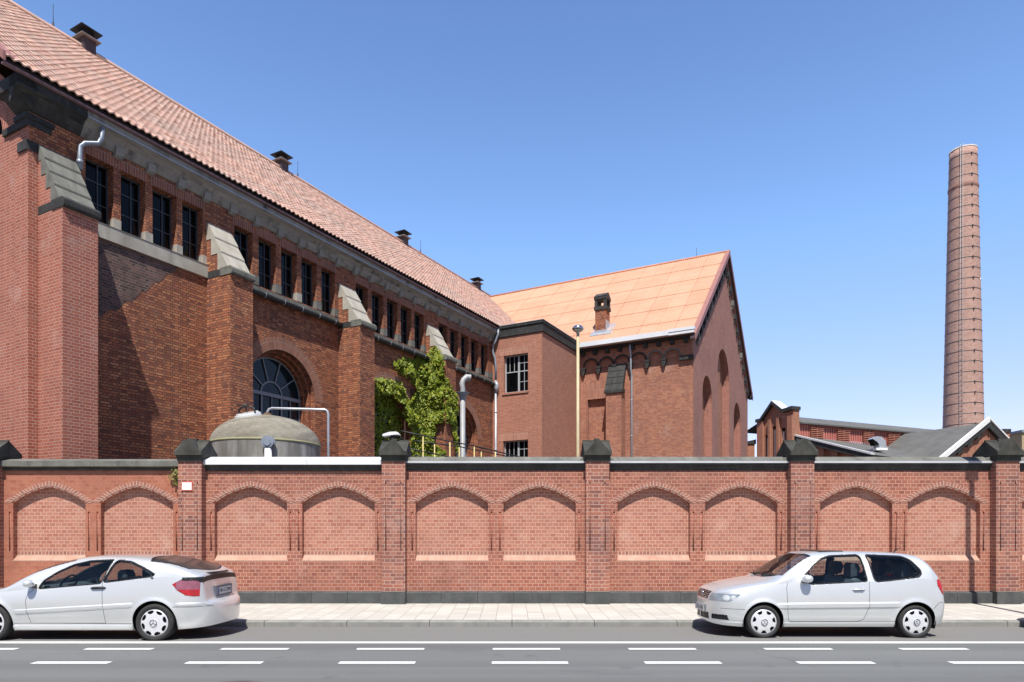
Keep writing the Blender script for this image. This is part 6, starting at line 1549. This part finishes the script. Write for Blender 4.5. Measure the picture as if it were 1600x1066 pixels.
lab[(X > 3.05 + .12 * (AY / .6) ** 2) & (X < 3.925 - .16 * (AY / .6) ** 2) & (AY < .625 - .04 * (X - 3.1)) & ~rg & (Z > 1.0)] = 'trim'
lab[(sd1 < .019) & side] = 'trim'; lab[(sd2 < .019) & side] = 'trim'; lab[(sd1 < 0) & side] = 'fwin'; lab[(sd2 < 0) & side] = 'rwin'
lab[(X < .5) & (Z < .50) & (lab == 'body')] = 'front_bumper'; lab[(X > 3.62) & (Z < .60) & (lab == 'body')] = 'rear_bumper'
lab[(X < .6) & (AY > .36) & (Z > .53) & (Z < .67) & (X < .12 + (Z - .4) * 1.5)] = 'headlamp'
lab[(X < .2) & (AY < .30) & (Z > .50) & (Z < .64)] = 'grille'
# tail: black glazed band below the lip, lamps at the corners
lab[(X > 3.70) & (Z > .905) & (Z < .99) & (X > 3.99 - .24 * (AY / .75) ** 2)] = 'black_panel'
tlp = [(3.60, .885), (3.78, .985), (3.90, .955), (3.985, .90), (3.985, .695), (3.90, .695), (3.80, .715), (3.68, .79)]
tlm = (poly_sd(X, Z, tlp) < 0) & (AY > .47); lab[tlm] = 'tail'
lab[tlm & (Z > .80 + (.0)) & (X > 3.66)] = 'tail_pink'
lab[tlm & (Z > .935 - .0 * X) & (X > 3.74)] = 'black_panel'
for cx, cz, R in q['arches']: lab[(np.hypot(X - cx, Z - cz) < R) & (AY > .3)] = 'cut'
near, far = Y < 0, Y >= 0; p_ = cp_.part
p_('body', lab == 'body', M['silver2']); p_('bonnet', lab == 'bonnet', M['silver2']); p_('front_bumper', lab == 'front_bumper', M['silver2']); p_('rear_bumper', lab == 'rear_bumper', M['silver2']); p_('window_rubber', lab == 'trim', M['trim'])
doors = [p_('door', (lab == 'door') & m_, M['silver2']) for m_ in (near, far)]
for m_, d_ in zip((near, far), doors):
    p_('window', (lab == 'fwin') & m_, M['car_glass'], d_, -.006); p_('side_window', (lab == 'rwin') & m_, M['car_glass'], None, -.006)
    p_('headlight', (lab == 'headlamp') & m_, M['clear_lamp'], None, .002)
    t_ = p_('tail_lamp', (lab == 'tail') & m_, M['red_lamp'], None, .005); p_('clear_lens', (lab == 'tail_pink') & m_, M['pink_lamp'], t_, .005)
p_('windscreen', lab == 'windscreen', M['car_glass'], None, -.004); p_('rear_window', lab == 'rglass', M['car_glass_dark'], None, -.003); p_('grille', lab == 'grille', M['trim'], None, -.004); p_('tail_panel', lab == 'black_panel', M['trim'], None, .001)
away = np.all([np.hypot(X - a_[0], Z - a_[1]) > a_[2] + .06 for a_ in q['arches']], axis=0)
p_('cabin_lining', away & (X > .95) & (X < 3.8) & (Z > .3) & np.isin(lab, ['body', 'door', 'trim']), M['cabin'], None, -.03)
# spoiler lip across the tail
mb = MB(); n = 40; prev = None
for k in range(n + 1):
    y = -.70 + 1.40 * k / n; x0 = 4.005 - .27 * (abs(y) / .72) ** 2.2; z0 = 1.035 - .03 * (abs(y) / .72) ** 3
    sec = [(x0 - .16, y, z0 + .012), (x0 - .02, y, z0 + .022), (x0 + .035, y, z0 + .018), (x0 + .045, y, z0 + .004), (x0 + .02, y, z0 - .02), (x0 - .06, y, z0 - .03)]
    if prev:
        for a in range(6): mb.face([prev[a], prev[(a + 1) % 6], sec[(a + 1) % 6], sec[a]], 0 if a < 2 else 1, [(0, 0)] * 4)
    else: mb.face(sec, 0)
    prev = sec
mb.face(prev, 0); mb.build('spoiler', [M['silver2'], M['trim']], cp_.e)
pl = plate(cp_.e, (4.075, 0, .735), 1, .52, .11, 'HN G 2098'); 
mb = MB(); mb.box(4.03, 4.078, -.30, .30, .655, .82); mb.build('plate_recess', plain_mat('plate_recess_grey', (.12, .13, .16), .5, .2, .1, 5), cp_.e)
cp_.seam([[(1.44, .80), (1.36, .74), (1.335, .62), (1.36, .45), (1.40, .28), (2.56, .28), (2.535, .56), (2.505, .90), (2.62, 1.27)], [(3.62, .535), (3.9, .53), (4.15, .53)], [(.6, .45), (.3, .46)], [(1.12, .28), (3.0, .272)]])
cp_.handle(2.34, 2.565, .825, doors, M['trim']); cp_.mirror(1.42, .90, .30, .12)
cp_.underbody(); cp_.end_caps(M['silver2'])
mb = MB(); mb.tube([(3.9, -.47, .225), (4.06, -.48, .232)], .033, 12); mb.build('tailpipe', M['chrome'], cp_.e)
mb = MB(); mb.prism([(.98, .5), (.98, .80), (1.30, .83), (1.55, .77), (1.55, .5)], lambda a, b, d: (a, d, b), -.66, .66); mb.build('dashboard', M['cabin'], cp_.e)
cp_.seat(1.95, -.36, .20); cp_.seat(1.95, .36, .20); cp_.seat(2.75, 0, .22, .60)
mb = MB(); mb.tube([(1.70 + .07 * math.sin(2 * PI * k / 24), -.36 + .19 * math.cos(2 * PI * k / 24), .83 + .17 * math.sin(2 * PI * k / 24)) for k in range(25)], .015, 6, caps=False); mb.tube([(1.45, -.36, .75), (1.70, -.36, .83), (1.70, -.20, .83)], .03, 6); mb.build('steering_wheel', M['trim'], cp_.e)
mb = MB(); mb.box(1.66, 1.72, -.06, .18, 1.12, 1.19); mb.build('rear_view_mirror', M['trim'], cp_.e)
cp_.wheels(dict(r=.298, w=.19, rc=.212, holes=8, rot=.1, hw=lambda m_: (.40 - .22 * abs(m_ - .83) / .13) if .70 < m_ < .93 else 0, inset=.012, er=.25, emblem=[[(0, 0), (0, .95)], [(0, 0), (-.82, -.48)], [(0, 0), (.82, -.48)]]))

# ---- a second hatchback of the same kind just past the right edge: its nose throws the shadow on the kerb there
def copy_tree(o, parent=None):
    c = o.copy(); COL.objects.link(c); c.parent = parent
    for ch in list(o.children): copy_tree(ch, c)
    return c
c2 = copy_tree(hb.e); c2.location = (9.16, 11.50, -.012); c2['label'] = 'second hatchback past the right edge, only its shadow on the kerb in view'
